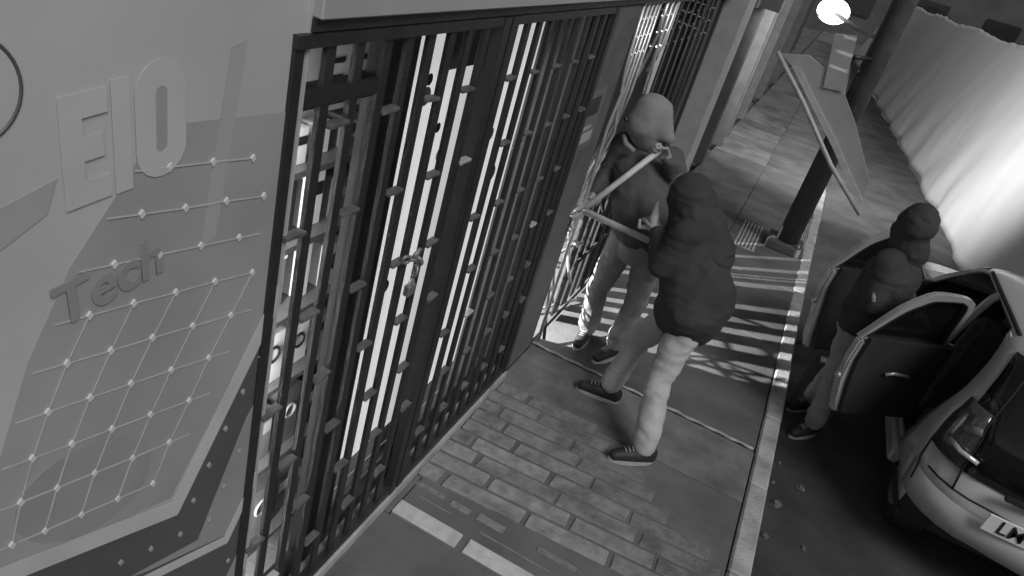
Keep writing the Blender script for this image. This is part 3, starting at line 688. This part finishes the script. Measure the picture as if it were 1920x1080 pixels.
def outline(rw):
    z, u0, u1, ins, r, C, B1, B2, A = rw
    v0, v1 = ins, CW - ins
    pts = []
    us = lin(u0 + r, max(C, u0 + r + .01), 4) + lin(max(C, u0 + r + .01), B1, 5) + lin(B1, B2, 2) + lin(B2, min(A, u1 - r - .01), 6) + lin(min(A, u1 - r - .01), u1 - r, 4)
    for u in us: pts.append((u, v0))                       # left side 0..20
    for k in range(6):
        a = R(180 - 15 * k); pts.append((u1 - r + r * math.sin(R(15 * k)), v0 + r - r * math.cos(R(15 * k))))   # 21..26
    bul = 0.10
    for k in range(8):
        t = k / 8; pts.append((u1 + bul * math.sin(math.pi * t) * .6, v0 + r + (v1 - v0 - 2 * r) * t))            # front 27..34
    for k in range(6): pts.append((u1 - r + r * math.cos(R(15 * k)), v1 - r + r * math.sin(R(15 * k))))           # 35..40
    for u in [u1 - r] + us[:0:-1]: pts.append((u, v1))                                                             # right side 41..61
    for k in range(6): pts.append((u0 + r - r * math.sin(R(15 * k)), v1 - r + r * math.cos(R(15 * k))))
    for k in range(8):
        t = k / 8; pts.append((u0 - bul * math.sin(math.pi * t) * .6, v1 - r - (v1 - v0 - 2 * r) * t))
    for k in range(6): pts.append((u0 + r - r * math.cos(R(15 * k)), v0 + r - r * math.sin(R(15 * k))))
    return [V((CX0 + v, CY0 + u, z)) for u, v in pts]
OUT = [outline(rw) for rw in ROWS]
NP = len(OUT[0])
LS = 21
bms = {k: bmesh.new() for k in ('body', 'rear_window', 'windscreen', 'side_window', 'side_window_2', 'tail_lamp', 'tail_lamp_right', 'rear_bumper', 'glass_trim')}
cache = {k: {} for k in bms}
def cv(k, i, j):
    c = cache[k]
    if (i, j) not in c: c[(i, j)] = bms[k].verts.new(OUT[i][j])
    return c[(i, j)]
for i in range(len(ROWS) - 1):
    zc = (ROWS[i][0] + ROWS[i + 1][0]) / 2
    for j in range(NP):
        j2 = (j + 1) % NP
        key_ = 'body'
        if j < LS:                                   # left flank
            if 4 <= j < 9 and 0.2 < zc < 1.255: continue
            if 11 <= j < 17 and 0.2 < zc < 1.255: continue
        elif 21 <= j < 41 and 0.86 < zc < 1.255 and 22 <= j < 39: key_ = 'windscreen'
        elif 41 <= j < 62 and 0.86 < zc < 1.23 and (45 <= j < 50 or 53 <= j < 58): key_ = 'side_window' if j < 51 else 'side_window_2'
        elif j >= 63:
            rel = j - 63                              # rear corner right .. rear .. rear corner left
            if 0.64 < zc < 1.24 and 2 <= rel <= (16 if zc > 0.97 else 14): key_ = 'rear_window'
            elif 0.64 < zc < 0.97 and rel in (15, 16, 17): key_ = 'tail_lamp'
            elif 0.64 < zc < 0.97 and rel in (0, 1): key_ = 'tail_lamp_right'
            elif zc < 0.44: key_ = 'rear_bumper'
        bms[key_].faces.new((cv(key_, i, j), cv(key_, i, j2), cv(key_, i + 1, j2), cv(key_, i + 1, j)))
# roof cap
top = OUT[-1]; zt = ROWS[-1][0]
cen = sum(top, V((0, 0, 0))) / NP
prev = [cv('body', len(ROWS) - 1, j) for j in range(NP)]
for s_ in (0.75, 0.5, 0.25):
    cur = [bms['body'].verts.new(V((cen.x + (p.x - cen.x) * s_, cen.y + (p.y - cen.y) * s_, zt + 0.03 * (1 - s_ ** 2)))) for p in top]
    for j in range(NP): bms['body'].faces.new((prev[j], prev[(j + 1) % NP], cur[(j + 1) % NP], cur[j]))
    prev = cur
bms['body'].faces.new(prev)
bms.pop('glass_trim').free()
parts = {}
for k, b in bms.items():
    nm = {'tail_lamp_right': 'tail_lamp', 'side_window_2': 'side_window'}.get(k, k)
    m = dict(body=M_car, rear_window=M_cglass, windscreen=M_cglass, side_window=M_cglass, tail_lamp=M_lens, rear_bumper=M_car)[nm]
    o = mesh_obj(nm, bm_mesh(b, True), m, car); parts[k] = o
    md = o.modifiers.new('t', 'SOLIDIFY'); md.thickness = 0.025 if k in ('body', 'rear_bumper') else 0.008; md.offset = -1
def cb(name, lo, hi, m, parent=car, bev=0.0): return box(name, (CX0 + lo[0], CY0 + lo[1], lo[2]), (CX0 + hi[0], CY0 + hi[1], hi[2]), m, parent, bev)
cb('floor_pan', (0.06, 0.3, 0.06), (CW - 0.06, 3.2, 0.12), M_carin)
cb('sill', (0.005, 0.8, 0.09), (0.10, 2.3, 0.21), M_car, bev=0.02)
cb('dashboard', (0.10, 2.15, 0.5), (CW - 0.1, 2.5, 0.88), M_carin, bev=0.05)
def seat(v, u, wd):
    s = cb('seat', (v, u, 0.20), (v + wd, u + 0.5, 0.42), M_seat, bev=0.05)
    bm = bmesh.new(); add_box(bm, (CX0 + v + wd / 2, CY0 + u + 0.02, 0.72), (wd, 0.16, 0.66), rot=(R(14), 0, 0), bev=0.05)
    mesh_obj('backrest', bm_mesh(bm), M_seat, s)
    bm = bmesh.new(); add_box(bm, (CX0 + v + wd / 2, CY0 + u - 0.10, 1.12), (wd * .5, 0.10, 0.18), rot=(R(14), 0, 0), bev=0.04)
    mesh_obj('headrest', bm_mesh(bm), M_seat, s)
seat(0.16, 1.45, 0.52); seat(0.90, 1.45, 0.52); seat(0.14, 0.72, 1.3)
bm = bmesh.new(); torus(bm, V((CX0 + 0.42, CY0 + 2.08, 0.84)), V((1, 0, 0)), V((0, -0.45, 0.9)).normalized(), 0.18, 0.016, 24, 8); mesh_obj('steering_wheel', bm_mesh(bm, True), M_rubber, car)
tube('roof_moulding', [V((CX0 + rw[3] + 0.012, CY0 + u, rw[0] + .012)) for rw, u in ((ROWS[15], 0.62), (ROWS[15], 1.0), (ROWS[15], 1.3), (ROWS[15], 1.66))], 0.012, M_rubber, car)
# shut lines, wiper and badge
def seam(pts, r=0.006, m=M_rubber, name='shut_line'): tube(name, pts, r, m, car, 6)
JR = list(range(63, 63 + 20))
seam([OUT[5][j % NP] + V((0, -0.004, 0.0)) for j in JR[2:18]])
seam([OUT[i][78] + V((-0.004, -0.004, 0)) for i in range(5, 15)])
seam([OUT[i][min(NP - 1, 82)] + V((-0.004, -0.002, 0)) for i in range(3, 10)], 0.005)
wp = OUT[8][72]
seam([wp + V((0.05, -0.015, 0)), wp + V((-0.10, -0.02, 0.05)), wp + V((-0.34, -0.02, 0.06))], 0.008, M_rubber, 'rear_wiper')
# number plate with its characters
pc = V((CX0 + 0.56, CY0 - 0.018, 0.475))
plate = box('number_plate', pc - V((0.24, 0.012, 0.055)), pc + V((0.24, 0.0, 0.055)), M_white, car, bev=0.003)
text('plate_text', 'LMGG1', (pc.x, pc.y - 0.0145, pc.z), (1, 0, 0), (0, 0, 1), 0.115, M_black, plate, 0.002, 0.95, 0.004)
cb('plate_light_bar', (0.36, 0.03, 0.60), (1.25, 0.06, 0.625), M_rubber)
tube('boot_handle', [(CX0 + 0.5, CY0 + 0.04, 0.65), (CX0 + 1.1, CY0 + 0.04, 0.65)], 0.014, M_steel, car)
tube('lamp_reflector', [(CX0 + 0.055, CY0 + 0.25, 0.70), (CX0 + 0.10, CY0 + 0.165, 0.695), (CX0 + 0.19, CY0 + 0.12, 0.69)], 0.014, M_lens2, parts['tail_lamp'], 8)
tube('bulb_cup', [(CX0 + 0.09, CY0 + 0.24, 0.80), (CX0 + 0.14, CY0 + 0.18, 0.84)], [0.03, 0.02], M_grey, parts['tail_lamp'], 10)
# wheels
for (u, v) in ((0.55, 0.07), (3.0, 0.07), (0.55, CW - 0.20), (3.0, CW - 0.20)):
    c0 = V((CX0 + v, CY0 + u, 0.17)); 
    wh = tube('wheel', [c0 + V((0.0, 0, 0)), c0 + V((0.02, 0, 0)), c0 + V((0.16, 0, 0)), c0 + V((0.18, 0, 0))], [0.26, 0.285, 0.285, 0.26], M_rubber, car, 28)
    tube('rim', [c0 + V((-0.006, 0, 0)), c0 + V((0.03, 0, 0))], 0.18, M_steel, wh, 24)
def door(hinge, ang, L, prof_top, lab, zb=0.16):
    """hinge (x,y); ang = opening from closed; door drawn in plane (d along door from hinge, z)"""
    e = V((-math.sin(R(ang)), -math.cos(R(ang)), 0)); n = V((-math.cos(R(ang)), math.sin(R(ang)), 0))   # n = outer side
    H = V((hinge[0], hinge[1], 0))
    def P(d, z, t): return H + e * d + V((0, 0, z)) + n * t - V((0.0, 0, 0))
    def tumble(z): return -0.10 * max(0, z - 0.86) / 0.5
    low = [(0, zb), (0, 0.86), (L, 0.86), (L * 1.01, 0.70), (L * 0.97, 0.55), (L * .90, zb + .1), (L * 0.86, zb)]
    d_ = None
    bm = bmesh.new(); add_prism(bm, [P(d, z, -0.05) for d, z in low], n * 0.06)
    bmesh.ops.bevel(bm, geom=list(bm.edges), offset=0.012, segments=2, affect='EDGES')
    bmesh.ops.triangulate(bm, faces=[f for f in bm.faces if len(f.verts) > 4])
    d_ = mesh_obj('door', bm_mesh(bm), M_car, car)
    if lab: d_['label'] = lab
    # dark inner card
    bm = bmesh.new(); add_prism(bm, [P(d * .93 + .015, zb + .02 + (z - zb) * 1.02, -0.085) for d, z in low], n * 0.034)
    bmesh.ops.triangulate(bm, faces=[f for f in bm.faces if len(f.verts) > 4])
    mesh_obj('inner_card', bm_mesh(bm), M_carin, d_)
    # window frame
    fr = [(0.02, 0.86), (0.02 + prof_top[0], 1.26), (prof_top[1], 1.27), (prof_top[1] + (L - prof_top[1]) * .55, 1.12), (L - 0.01, 0.86)]
    pts = [P(d, z, tumble(z)) for d, z in fr]
    sm = []
    for i in range(len(pts) - 1):
        for k in range(5): sm.append(pts[i].lerp(pts[i + 1], k / 5))
    sm.append(pts[-1])
    for _ in range(2): sm = [sm[0]] + [(sm[i - 1] + sm[i] * 2 + sm[i + 1]) / 4 for i in range(1, len(sm) - 1)] + [sm[-1]]
    cg = sum(sm, V((0, 0, 0))) / len(sm)
    inn = [p + (cg - p).normalized() * (0.05 if p.z > .9 else .035) for p in sm]
    for nm_, A_, B_, t0, tk, mm_ in (('window_frame', sm, inn, -0.022, 0.04, M_car), ('door_seal', [p.lerp(cg, .06) for p in inn], inn, -0.03, 0.05, M_rubber)):
        bm = bmesh.new()
        va = [[bm.verts.new(p + n * t0), bm.verts.new(q + n * t0), bm.verts.new(q + n * (t0 + tk)), bm.verts.new(p + n * (t0 + tk))] for p, q in zip(A_, B_)]
        for r0, r1 in zip(va, va[1:]):
            for k in range(4): bm.faces.new((r0[k], r0[(k + 1) % 4], r1[(k + 1) % 4], r1[k]))
        bm.faces.new(va[0]); bm.faces.new(va[-1][::-1])
        bmesh.ops.recalc_face_normals(bm, faces=bm.faces)
        mesh_obj(nm_, bm_mesh(bm), mm_, d_)
    bm = bmesh.new(); add_prism(bm, sm, n * 0.005)
    bmesh.ops.triangulate(bm, faces=[f for f in bm.faces if len(f.verts) > 4])
    mesh_obj('window', bm_mesh(bm), M_cglass, d_)
    tube('inner_handle', [P(L * .35, 0.66, -0.10), P(L * .55, 0.68, -0.11), P(L * .62, 0.66, -0.10)], 0.012, M_steel, d_)
    tube('latch', [P(L - 0.005, 0.58, -0.03), P(L + 0.012, 0.58, -0.03)], 0.02, M_steel, d_)
    return d_
door((CX0 + 0.01, CY0 + 1.12), 53, 0.70, (0.05, 0.42), 'open rear door with pale frame and dark glass', 0.30)
door((CX0 - 0.02, CY0 + 2.32), 52, 0.95, (0.40, 0.66), 'open front door seen from its trailing edge')

# ------------------------------------------------------------------ people
def add_capsule(bm, p0, p1, r0, r1, n=14, m=4):
    p0 = V(p0); p1 = V(p1); d = p1 - p0
    if d.length < 1e-5: d = V((0, 0, 1e-4))
    dn = d.normalized(); u, v = frame_of(dn)
    prof = []
    for k in range(m + 1):
        a = -math.pi / 2 + (math.pi / 2) * k / m; prof.append((p0 + dn * r0 * math.sin(a), r0 * math.cos(a)))
    for k in range(m + 1):
        a = (math.pi / 2) * k / m; prof.append((p1 + dn * r1 * math.sin(a), r1 * math.cos(a)))
    rings = []
    for c, r in prof[1:-1]: rings.append([bm.verts.new(c + (u * math.cos(2 * math.pi * i / n) + v * math.sin(2 * math.pi * i / n)) * r) for i in range(n)])
    b = bm.verts.new(prof[0][0]); t = bm.verts.new(prof[-1][0])
    for A, B in zip(rings, rings[1:]):
        for i in range(n): bm.faces.new((A[i], A[(i + 1) % n], B[(i + 1) % n], B[i]))
    for i in range(n):
        bm.faces.new((b, rings[0][(i + 1) % n], rings[0][i])); bm.faces.new((t, rings[-1][i], rings[-1][(i + 1) % n]))
def add_ell(bm, c, rad, xd=(1, 0, 0), yd=(0, 1, 0)):
    x = V(xd).normalized(); y = V(yd); y = (y - x * y.dot(x)).normalized(); z = x.cross(y)
    mt = Matrix((x * rad[0], y * rad[1], z * rad[2])).transposed().to_4x4(); mt.translation = V(c)
    bmesh.ops.create_uvsphere(bm, u_segments=18, v_segments=12, radius=1.0, matrix=mt)
def organic(name, items, vox, smooth, m, parent, folds=0.0, ffreq=8.0, cut=None):
    bm = bmesh.new()
    for it in items:
        if it[0] == 'c': add_capsule(bm, *it[1:])
        else: add_ell(bm, *it[1:])
    bmesh.ops.recalc_face_normals(bm, faces=bm.faces)
    me = bpy.data.meshes.new('o'); bm.to_mesh(me); bm.free()
    o = bpy.data.objects.new('o', me); COL.objects.link(o)
    md = o.modifiers.new('r', 'REMESH'); md.mode = 'VOXEL'; md.voxel_size = vox
    if smooth:
        ms = o.modifiers.new('s', 'SMOOTH'); ms.factor = 0.5; ms.iterations = smooth
    dg = bpy.context.evaluated_depsgraph_get()
    me2 = bpy.data.meshes.new_from_object(o.evaluated_get(dg))
    bpy.data.objects.remove(o)
    if folds:
        cs = [v.co.copy() for v in me2.vertices]; ns = [v.normal.copy() for v in me2.vertices]
        for v, c, n in zip(me2.vertices, cs, ns):
            q = V((c.x * ffreq, c.y * ffreq, c.z * ffreq * 1.5))
            a = noise.noise(q + V((noise.noise(q * .5) * 1.5, 0, 0)))
            h = V((c.x * ffreq * .55 + 3, c.y * ffreq * .55, c.z * ffreq * 2.6 + a * 1.2))
            rg = 1 - abs(noise.noise(h)) * 2.4
            v.co = c + n * folds * (a * 1.1 + 0.30 * noise.noise(q * 2.3) + 0.55 * max(rg, -.4))
    for p in me2.polygons: p.use_smooth = True
    return mesh_obj(name, me2, m, parent)
def hand(wr, d, n, s, curl=(50, 60, 40), k=1.0):
    """wrist, direction to knuckles, palm-facing normal, thumb side -> capsule items"""
    wr = V(wr); d = V(d).normalized(); n = V(n); n = (n - d * n.dot(d)).normalized(); s = V(s); s = (s - d * s.dot(d) - n * s.dot(n)).normalized()
    it = []
    kn = wr + d * 0.085 * k
    for o in (-0.028, -0.009, 0.010, 0.029):
        it.append(('c', wr + s * o * .55 * k + d * .01, kn + s * o * k, 0.016 * k, 0.0125 * k))
    for o, ln_ in ((-0.030, .060), (-0.010, .074), (0.011, .080), (0.031, .072)):
        p = kn + s * o * k; a = 0
        for sg_, c in zip((.46, .30, .24), curl):
            a += R(c); q = p + (d * math.cos(a) + n * math.sin(a)) * ln_ * sg_ * k
            it.append(('c', p, q, 0.0095 * k, 0.0085 * k)); p = q
    tb = wr + s * 0.030 * k + d * 0.022 * k + n * .006
    t1 = tb + (s * .75 + d * .6 + n * .5).normalized() * 0.040 * k
    t2 = t1 + (d * .65 + n * .75 - s * .1).normalized() * 0.032 * k
    it += [('c', tb, t1, 0.013 * k, 0.011 * k), ('c', t1, t2, 0.0105 * k, 0.009 * k)]
    return it
def head_items(hc, face, upv, r=0.095):
    hc = V(hc); f = V(face).normalized(); u = V(upv); u = (u - f * u.dot(f)).normalized(); sd_ = f.cross(u)
    it = [('e', hc + u * .02, (r * .80, r * 1.0, r * 1.12), sd_, f), ('e', hc - u * .035 + f * .018, (r * .66, r * .78, r * .85), sd_, f),
          ('c', hc + f * .088 + u * .005, hc + f * .108 - u * .022, .010, .014),                     # nose
          ('c', hc + f * .080 + u * .028 - sd_ * .03, hc + f * .080 + u * .028 + sd_ * .03, .014, .014),  # brow
          ('c', hc + f * .078 - u * .056 - sd_ * .016, hc + f * .078 - u * .056 + sd_ * .016, .011, .011), # mouth
          ('c', hc + f * .066 - u * .088, hc + f * .07 - u * .09, .02, .02)]                         # chin
    for q in (-1, 1):
        it.append(('e', hc + sd_ * q * r * .83 - f * .005, (.008, .02, .032), sd_, f))               # ears
        it.append(('e', hc + f * .073 + u * .008 + sd_ * q * .032, (.013, .010, .009), sd_, f))      # eyes
    return it
def person(label, loc, J, mats, coat=None, hoodm=None, vox=0.0075):
    p = empty('person', loc, label, 'person')
    g = {k: V(v) for k, v in J.items() if not isinstance(v, list)}
    face = g['face']; upv = (g['head'] - g['neck'])
    b = head_items(g['head'], face, V((0, 0, 1)) + upv.normalized() * .6)
    b += [('c', g['neck'] - V((0, 0, .06)), g['head'] - V((0, 0, .04)), .056, .052)]
    b += [('c', g['pelvis'], g['chest'], .12, .13), ('c', g['chest'], g['neck'], .12, .06)]
    for q in 'LR':
        b += [('c', g['chest'] + V((0, 0, .06)), g['sh' + q], .07, .05), ('c', g['sh' + q], g['el' + q], .048, .040), ('c', g['el' + q], g['wr' + q], .038, .026)]
        b += [('c', g['pelvis'], g['hip' + q], .10, .085), ('c', g['hip' + q], g['kn' + q], .078, .052), ('c', g['kn' + q], g['an' + q], .050, .034)]
        b += J['hand' + q]
    organic('body', b, vox * .85, 2, M_skin, p)
    # trousers
    t = [('c', g['pelvis'] + V((0, 0, .08)), g['pelvis'] - V((0, 0, .03)), .15, .145)]
    for q in 'LR':
        kn, an, hp = g['kn' + q], g['an' + q], g['hip' + q]
        t += [('c', g['pelvis'] - V((0, 0, .02)), hp, .13, .105), ('c', hp, kn, .103, .078), ('c', kn, an.lerp(kn, .06), .078, .066),
              ('c', an.lerp(kn, .28), an.lerp(kn, .10), .074, .070)]
    organic('trousers', t, .011, 4, mats['tr'], p, .009, 7.5)
    # shoes
    for q in 'LR':
        an = g['an' + q]; toe = g['toe' + q]; gz = g['ground'].z
        d = V((toe.x - an.x, toe.y - an.y, 0)).normalized(); pz = an.z - 0.1 + gz if False else toe.z
        heel = V((an.x, an.y, pz)) - d * .055 + V((0, 0, .045)); mid = V((an.x, an.y, pz)) + d * .07 + V((0, 0, .05)); tp_ = V((an.x, an.y, pz)) + d * .165 + V((0, 0, .036))
        so_ = organic('shoe', [('c', heel, mid, .042, .046), ('c', mid, tp_, .046, .036), ('c', heel + V((0, 0, .02)), an + V((0, 0, .0)), .042, .044)], .007, 3, M_shoe, p)
        sd_ = V((-d.y, d.x, 0))
        for kx in range(4):
            c = mid + d * (-.02 + .022 * kx) + V((0, 0, .047 - .004 * kx))
            tube('lace', [c - sd_ * .022, c + V((0, 0, .006)), c + sd_ * .022], .003, M_sole, so_, 5)
        bm = bmesh.new(); lo = []
        for k in range(20):
            a = 2 * math.pi * k / 20; c = heel.lerp(tp_, .5)
            lo.append((c.x + d.x * .148 * math.cos(a) + sd_.x * .047 * math.sin(a), c.y + d.y * .148 * math.cos(a) + sd_.y * .047 * math.sin(a), pz - 0.0))
        add_prism(bm, lo, (0, 0, .022)); mesh_obj('sole', bm_mesh(bm), M_sole, so_)
    # jacket
    cr = coat or dict(t=.16, hem=.165, arm=.078, drop=.0)
    hemz = V((0, 0, cr['drop']))
    ax = (g['shL'] - g['shR']).normalized(); wd = cr.get('wide', .06)
    j = [('c', g['pelvis'] + V((0, 0, .10)) - hemz + ax * q_ * wd, g['chest'] + ax * q_ * wd, cr['hem'] * .86, cr['t'] * .88) for q_ in (-1, 1)]
    j += [('c', g['shL'] - ax * .03, g['shR'] + ax * .03, .09, .09), ('c', g['pelvis'] + V((0, 0, .12)) - hemz, g['chest'], cr['hem'] * .95, cr['t']), ('c', g['pelvis'] + V((0, 0, .06)) - hemz, g['pelvis'] + V((0, 0, .12)), cr['hem'] * .97, cr['hem']), ('c', g['chest'], g['neck'] - V((0, 0, .04)), cr['t'] * .95, .085)]
    for q in 'LR':
        j += [('c', g['chest'] + V((0, 0, .06)), g['sh' + q], .10, cr['arm'] + .01), ('c', g['sh' + q], g['el' + q], cr['arm'] + .008, cr['arm'] * .9), ('c', g['el' + q], g['wr' + q].lerp(g['el' + q], .12), cr['arm'] * .88, cr['arm'] * .68)]
    jk = organic('jacket', j, .011, 10, mats['jk'], p, .010, 6.5)
    for q in 'LR':
        wr, el = g['wr' + q], g['el' + q]; dd = (wr - el).normalized()
        tube('cuff', [wr - dd * .05, wr - dd * .02], [cr['arm'] * .62, cr['arm'] * .56], mats['jk'], jk, 14)
    return p, jk, g

# --- person at the gate with the cutters: faces the camera, leans to the gate
h1 = V((0.315, 4.46, 1.50)); piv = V((0.035, 4.235, 1.045)); h2 = V((0.535, 4.19, 1.045))
uax = (h1 - piv).normalized()
A = dict(ground=(0, 0, 0), head=(0.15, 4.62, 1.63), face=(-0.55, -0.6, -0.42), neck=(0.18, 4.66, 1.47), chest=(0.24, 4.62, 1.28), pelvis=(0.40, 4.44, 0.92),
    shR=(0.07, 4.66, 1.41), elR=(0.03, 4.58, 1.17), wrR=(0.05, 4.40, 1.10), shL=(0.37, 4.76, 1.40), elL=(0.51, 4.66, 1.26), wrL=(0.385, 4.495, 1.475),
    hipR=(0.32, 4.43, 0.88), knR=(0.26, 4.44, 0.49), anR=(0.27, 4.56, 0.10), toeR=(0.27, 4.35, 0.004),
    hipL=(0.49, 4.46, 0.88), knL=(0.53, 4.50, 0.49), anL=(0.50, 4.50, 0.10), toeL=(0.42, 4.30, 0.004))
gp2 = piv + uax * 0.10
A['handR'] = hand(A['wrR'], (gp2 + V((0, .01, .02))) - V(A['wrR']), (0.1, -0.9, -0.1), (0.3, 0, 0.9), (55, 70, 50))
A['handL'] = hand(A['wrL'], (-0.85, -0.1, 0.35), (-0.2, -0.95, -0.2), (0.3, -0.1, 0.9), (55, 80, 55), 1.15)
pa, jA, gA = person('person in a pale hood and dark jacket gripping the cutters at the gate', (0.38, 4.5, 0), A, dict(tr=M_tr, jk=M_jA))
hc = V(A['head'])
organic('hood', [('e', hc + V((0.015, 0.0, 0.02)), (.125, .14, .145)), ('c', hc + V((0.05, 0.0, 0.03)), hc + V((0.17, -0.01, -0.065)), .125, .045),
                 ('c', hc + V((0.0, -0.02, -0.03)), hc + V((0.06, 0.02, -0.13)), .125, .095), ('c', hc + V((0.13, -0.01, -0.05)), hc + V((0.20, 0.0, -0.105)), .06, .022)], .011, 14, M_hood, pa, .004, 7)
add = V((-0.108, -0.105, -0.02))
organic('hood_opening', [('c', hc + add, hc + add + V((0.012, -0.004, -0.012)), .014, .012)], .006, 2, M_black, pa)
tube('zip', [V((0.29, 4.475, 1.24)), V((0.33, 4.40, 1.12)), V((0.37, 4.30, 0.98))], 0.006, M_black, jA, 6)
tube('collar_trim', [V((0.06, 4.54, 1.50)), V((0.10, 4.49, 1.47)), V((0.17, 4.49, 1.44))], 0.016, M_hood, jA, 8)

# --- bolt cutters
bc = empty('bolt_cutters', tuple(piv), 'long pale handled bolt cutters closed on the lock at the pier', 'bolt cutters')
u1 = (h1 - piv).normalized(); u2 = (h2 - piv).normalized()
tube('handle', [piv + u1 * .02, piv + u1 * .30, h1 + u1 * .06], [.022, .020, .020], M_handle, bc, 10)
tube('grip', [h1 + u1 * .045, h1 + u1 * .075], .0225, M_rubber, bc, 10)
tube('handle', [piv + u2 * .02, piv + u2 * .28, h2 + u2 * .02], [.022, .020, .020], M_handle, bc, 10)
tube('grip', [h2 - u2 * .03, h2 + u2 * .04], .0225, M_rubber, bc, 10)
jd = V((-0.25, -0.95, -0.08)).normalized()
for sgn in (1, -1):
    jw = tube('jaw', [piv + V((0, 0, .012 * sgn)), piv + jd * .05 + V((0, 0, .030 * sgn)), piv + jd * .10 + V((0, 0, .022 * sgn)), piv + jd * .135 + V((0, 0, .006 * sgn))], [.014, .018, .015, .005], M_steel, bc, 8)
tube('pivot_bolt', [piv + V((.028, 0, 0)), piv - V((.028, 0, 0))], .014, M_steel, bc, 12)

# --- person in the long black coat, back to the road, facing the gate
B = dict(ground=(0, 0, 0), head=(0.61, 4.07, 1.43), face=(-0.8, 0.35, -0.5), neck=(0.69, 4.08, 1.33), chest=(0.78, 4.05, 1.16), pelvis=(0.90, 3.93, 0.84),
    shR=(0.74, 4.25, 1.28), elR=(0.74, 4.28, 1.06), wrR=(0.615, 4.19, 1.07), shL=(0.72, 3.90, 1.28), elL=(0.66, 3.86, 1.08), wrL=(0.56, 3.99, 1.20),
    hipR=(0.86, 4.02, 0.80), knR=(0.68, 4.06, 0.47), anR=(0.63, 3.99, 0.10), toeR=(0.42, 3.95, 0.004),
    hipL=(0.92, 3.85, 0.80), knL=(0.90, 3.76, 0.46), anL=(0.99, 3.56, 0.10), toeL=(0.80, 3.42, 0.004))
B['handR'] = hand(B['wrR'], h2 - u2 * .04 - V(B['wrR']), (-0.1, 0.0, -1), (-.2, -1, 0.1), (60, 70, 50))
B['handL'] = hand(B['wrL'], (-0.75, 0.55, 0.25), (0.2, 0.2, -1), (0, 0, 1), (25, 30, 25), 1.15)
pb, jB, gB = person('person in a bulky black hooded coat bending towards the gate, pale trousers', (0.85, 3.85, 0), B, dict(tr=M_trB, jk=M_jB), dict(t=.19, hem=.215, arm=.085, drop=.05))
hb = V(B['head'])
organic('hood', [('e', hb + V((0.03, -0.01, 0.01)), (.125, .125, .14)), ('c', hb + V((0.05, 0, -0.02)), V(B['neck']) + V((0.06, -.03, -.08)), .125, .175), ('c', hb + V((0.09, -.01, 0.0)), V(B['chest']) + V((0.06, -.02, 0.02)), .10, .17)], .009, 5, M_jB, pb, .008, 9)

rag = empty('folded_cloth', (0.50, 4.03, 1.22), 'pale folded cloth held in the hand of the person in the black coat', 'cloth')
organic('cloth', [('c', (0.485, 4.045, 1.335), (0.50, 4.03, 1.25), .012, .030), ('c', (0.50, 4.03, 1.25), (0.515, 4.01, 1.19), .030, .022), ('c', (0.505, 4.02, 1.20), (0.44, 4.03, 1.165), .022, .012), ('c', (0.44, 4.03, 1.165), (0.425, 4.04, 1.20), .014, .010)], .006, 3, M_pale, rag, .004, 20)
# --- person between the open car doors
C = dict(ground=(0, 0, -0.12), head=(1.93, 4.98, 1.50), face=(0.9, 0.35, -0.3), neck=(1.95, 5.0, 1.34), chest=(1.93, 4.98, 1.15), pelvis=(1.92, 4.98, 0.78),
    shR=(1.84, 4.83, 1.26), elR=(1.88, 4.78, 1.0), wrR=(2.0, 4.92, 0.88), shL=(1.98, 5.16, 1.26), elL=(2.06, 5.26, 1.02), wrL=(2.18, 5.14, 0.94),
    hipR=(1.89, 4.90, 0.74), knR=(1.93, 4.86, 0.36), anR=(1.96, 4.90, -0.02), toeR=(1.82, 4.72, -0.116),
    hipL=(1.94, 5.07, 0.74), knL=(1.96, 5.14, 0.36), anL=(1.92, 5.24, -0.02), toeL=(1.80, 5.10, -0.116))
C['handR'] = hand(C['wrR'], (1, -.1, -.1), (0, .3, -1), (0, -1, 0), (30, 40, 30)); C['handL'] = hand(C['wrL'], (1, -.1, -.1), (0, .3, -1), (0, -1, 0), (30, 40, 30))
pc_, jC, gC = person('person in dark hooded clothes standing between the open car doors', (1.93, 5.0, -0.12), C, dict(tr=M_tr, jk=M_jB), dict(t=.17, hem=.17, arm=.08, drop=.03, wide=.085))
hcC = V(C['head'])
organic('hood', [('e', hcC + V((-0.02, 0.01, 0.02)), (.12, .125, .14)), ('c', hcC + V((-0.03, 0.02, -0.05)), V(C['neck']), .115, .115)], .009, 5, M_jB, pc_, .007, 9)
tube('sleeve_stripe', [V((1.86, 4.76, 1.17)), V((1.84, 4.74, 1.10)), V((1.86, 4.70, 1.05))], 0.014, M_lip, jC, 6)

# ------------------------------------------------------------------ litter in the gutter
for i, (x, y_, s_, lab) in enumerate(((1.80, 3.62, .022, 'small pale stone in the gutter nearest the viewer'), (1.83, 3.95, .03, 'largest pale stone in the gutter by the kerb'), (1.79, 4.15, .014, 'tiny stone pressed against the kerb face'), (1.96, 4.22, .028, 'flat scrap of litter lying out on the dark road'), (1.80, 4.38, .016, 'small grey stone in the gutter by the pavement joint'), (2.02, 3.68, .014, 'lone speck of grit on the road before the car'), (1.78, 5.2, .02, 'stone in the gutter beside the feet by the car'), (1.79, 6.3, .024, 'pale stone in the gutter by the front door'))):
    bm = bmesh.new(); bmesh.ops.create_icosphere(bm, subdivisions=2, radius=s_, matrix=Matrix.Translation((x, y_, -0.115 + s_ * .35)))
    for v in bm.verts: v.co += V((noise.noise(v.co * 60), noise.noise(v.co * 60 + V((9, 0, 0))), noise.noise(v.co * 60 + V((0, 9, 0))))) * s_ * .5; 
    for v in bm.verts: v.co.z = -0.1145 + (v.co.z + 0.1145) * .7
    tag(mesh_obj('stone', bm_mesh(bm), M_stone), lab, 'stone', 'small debris in the gutter')
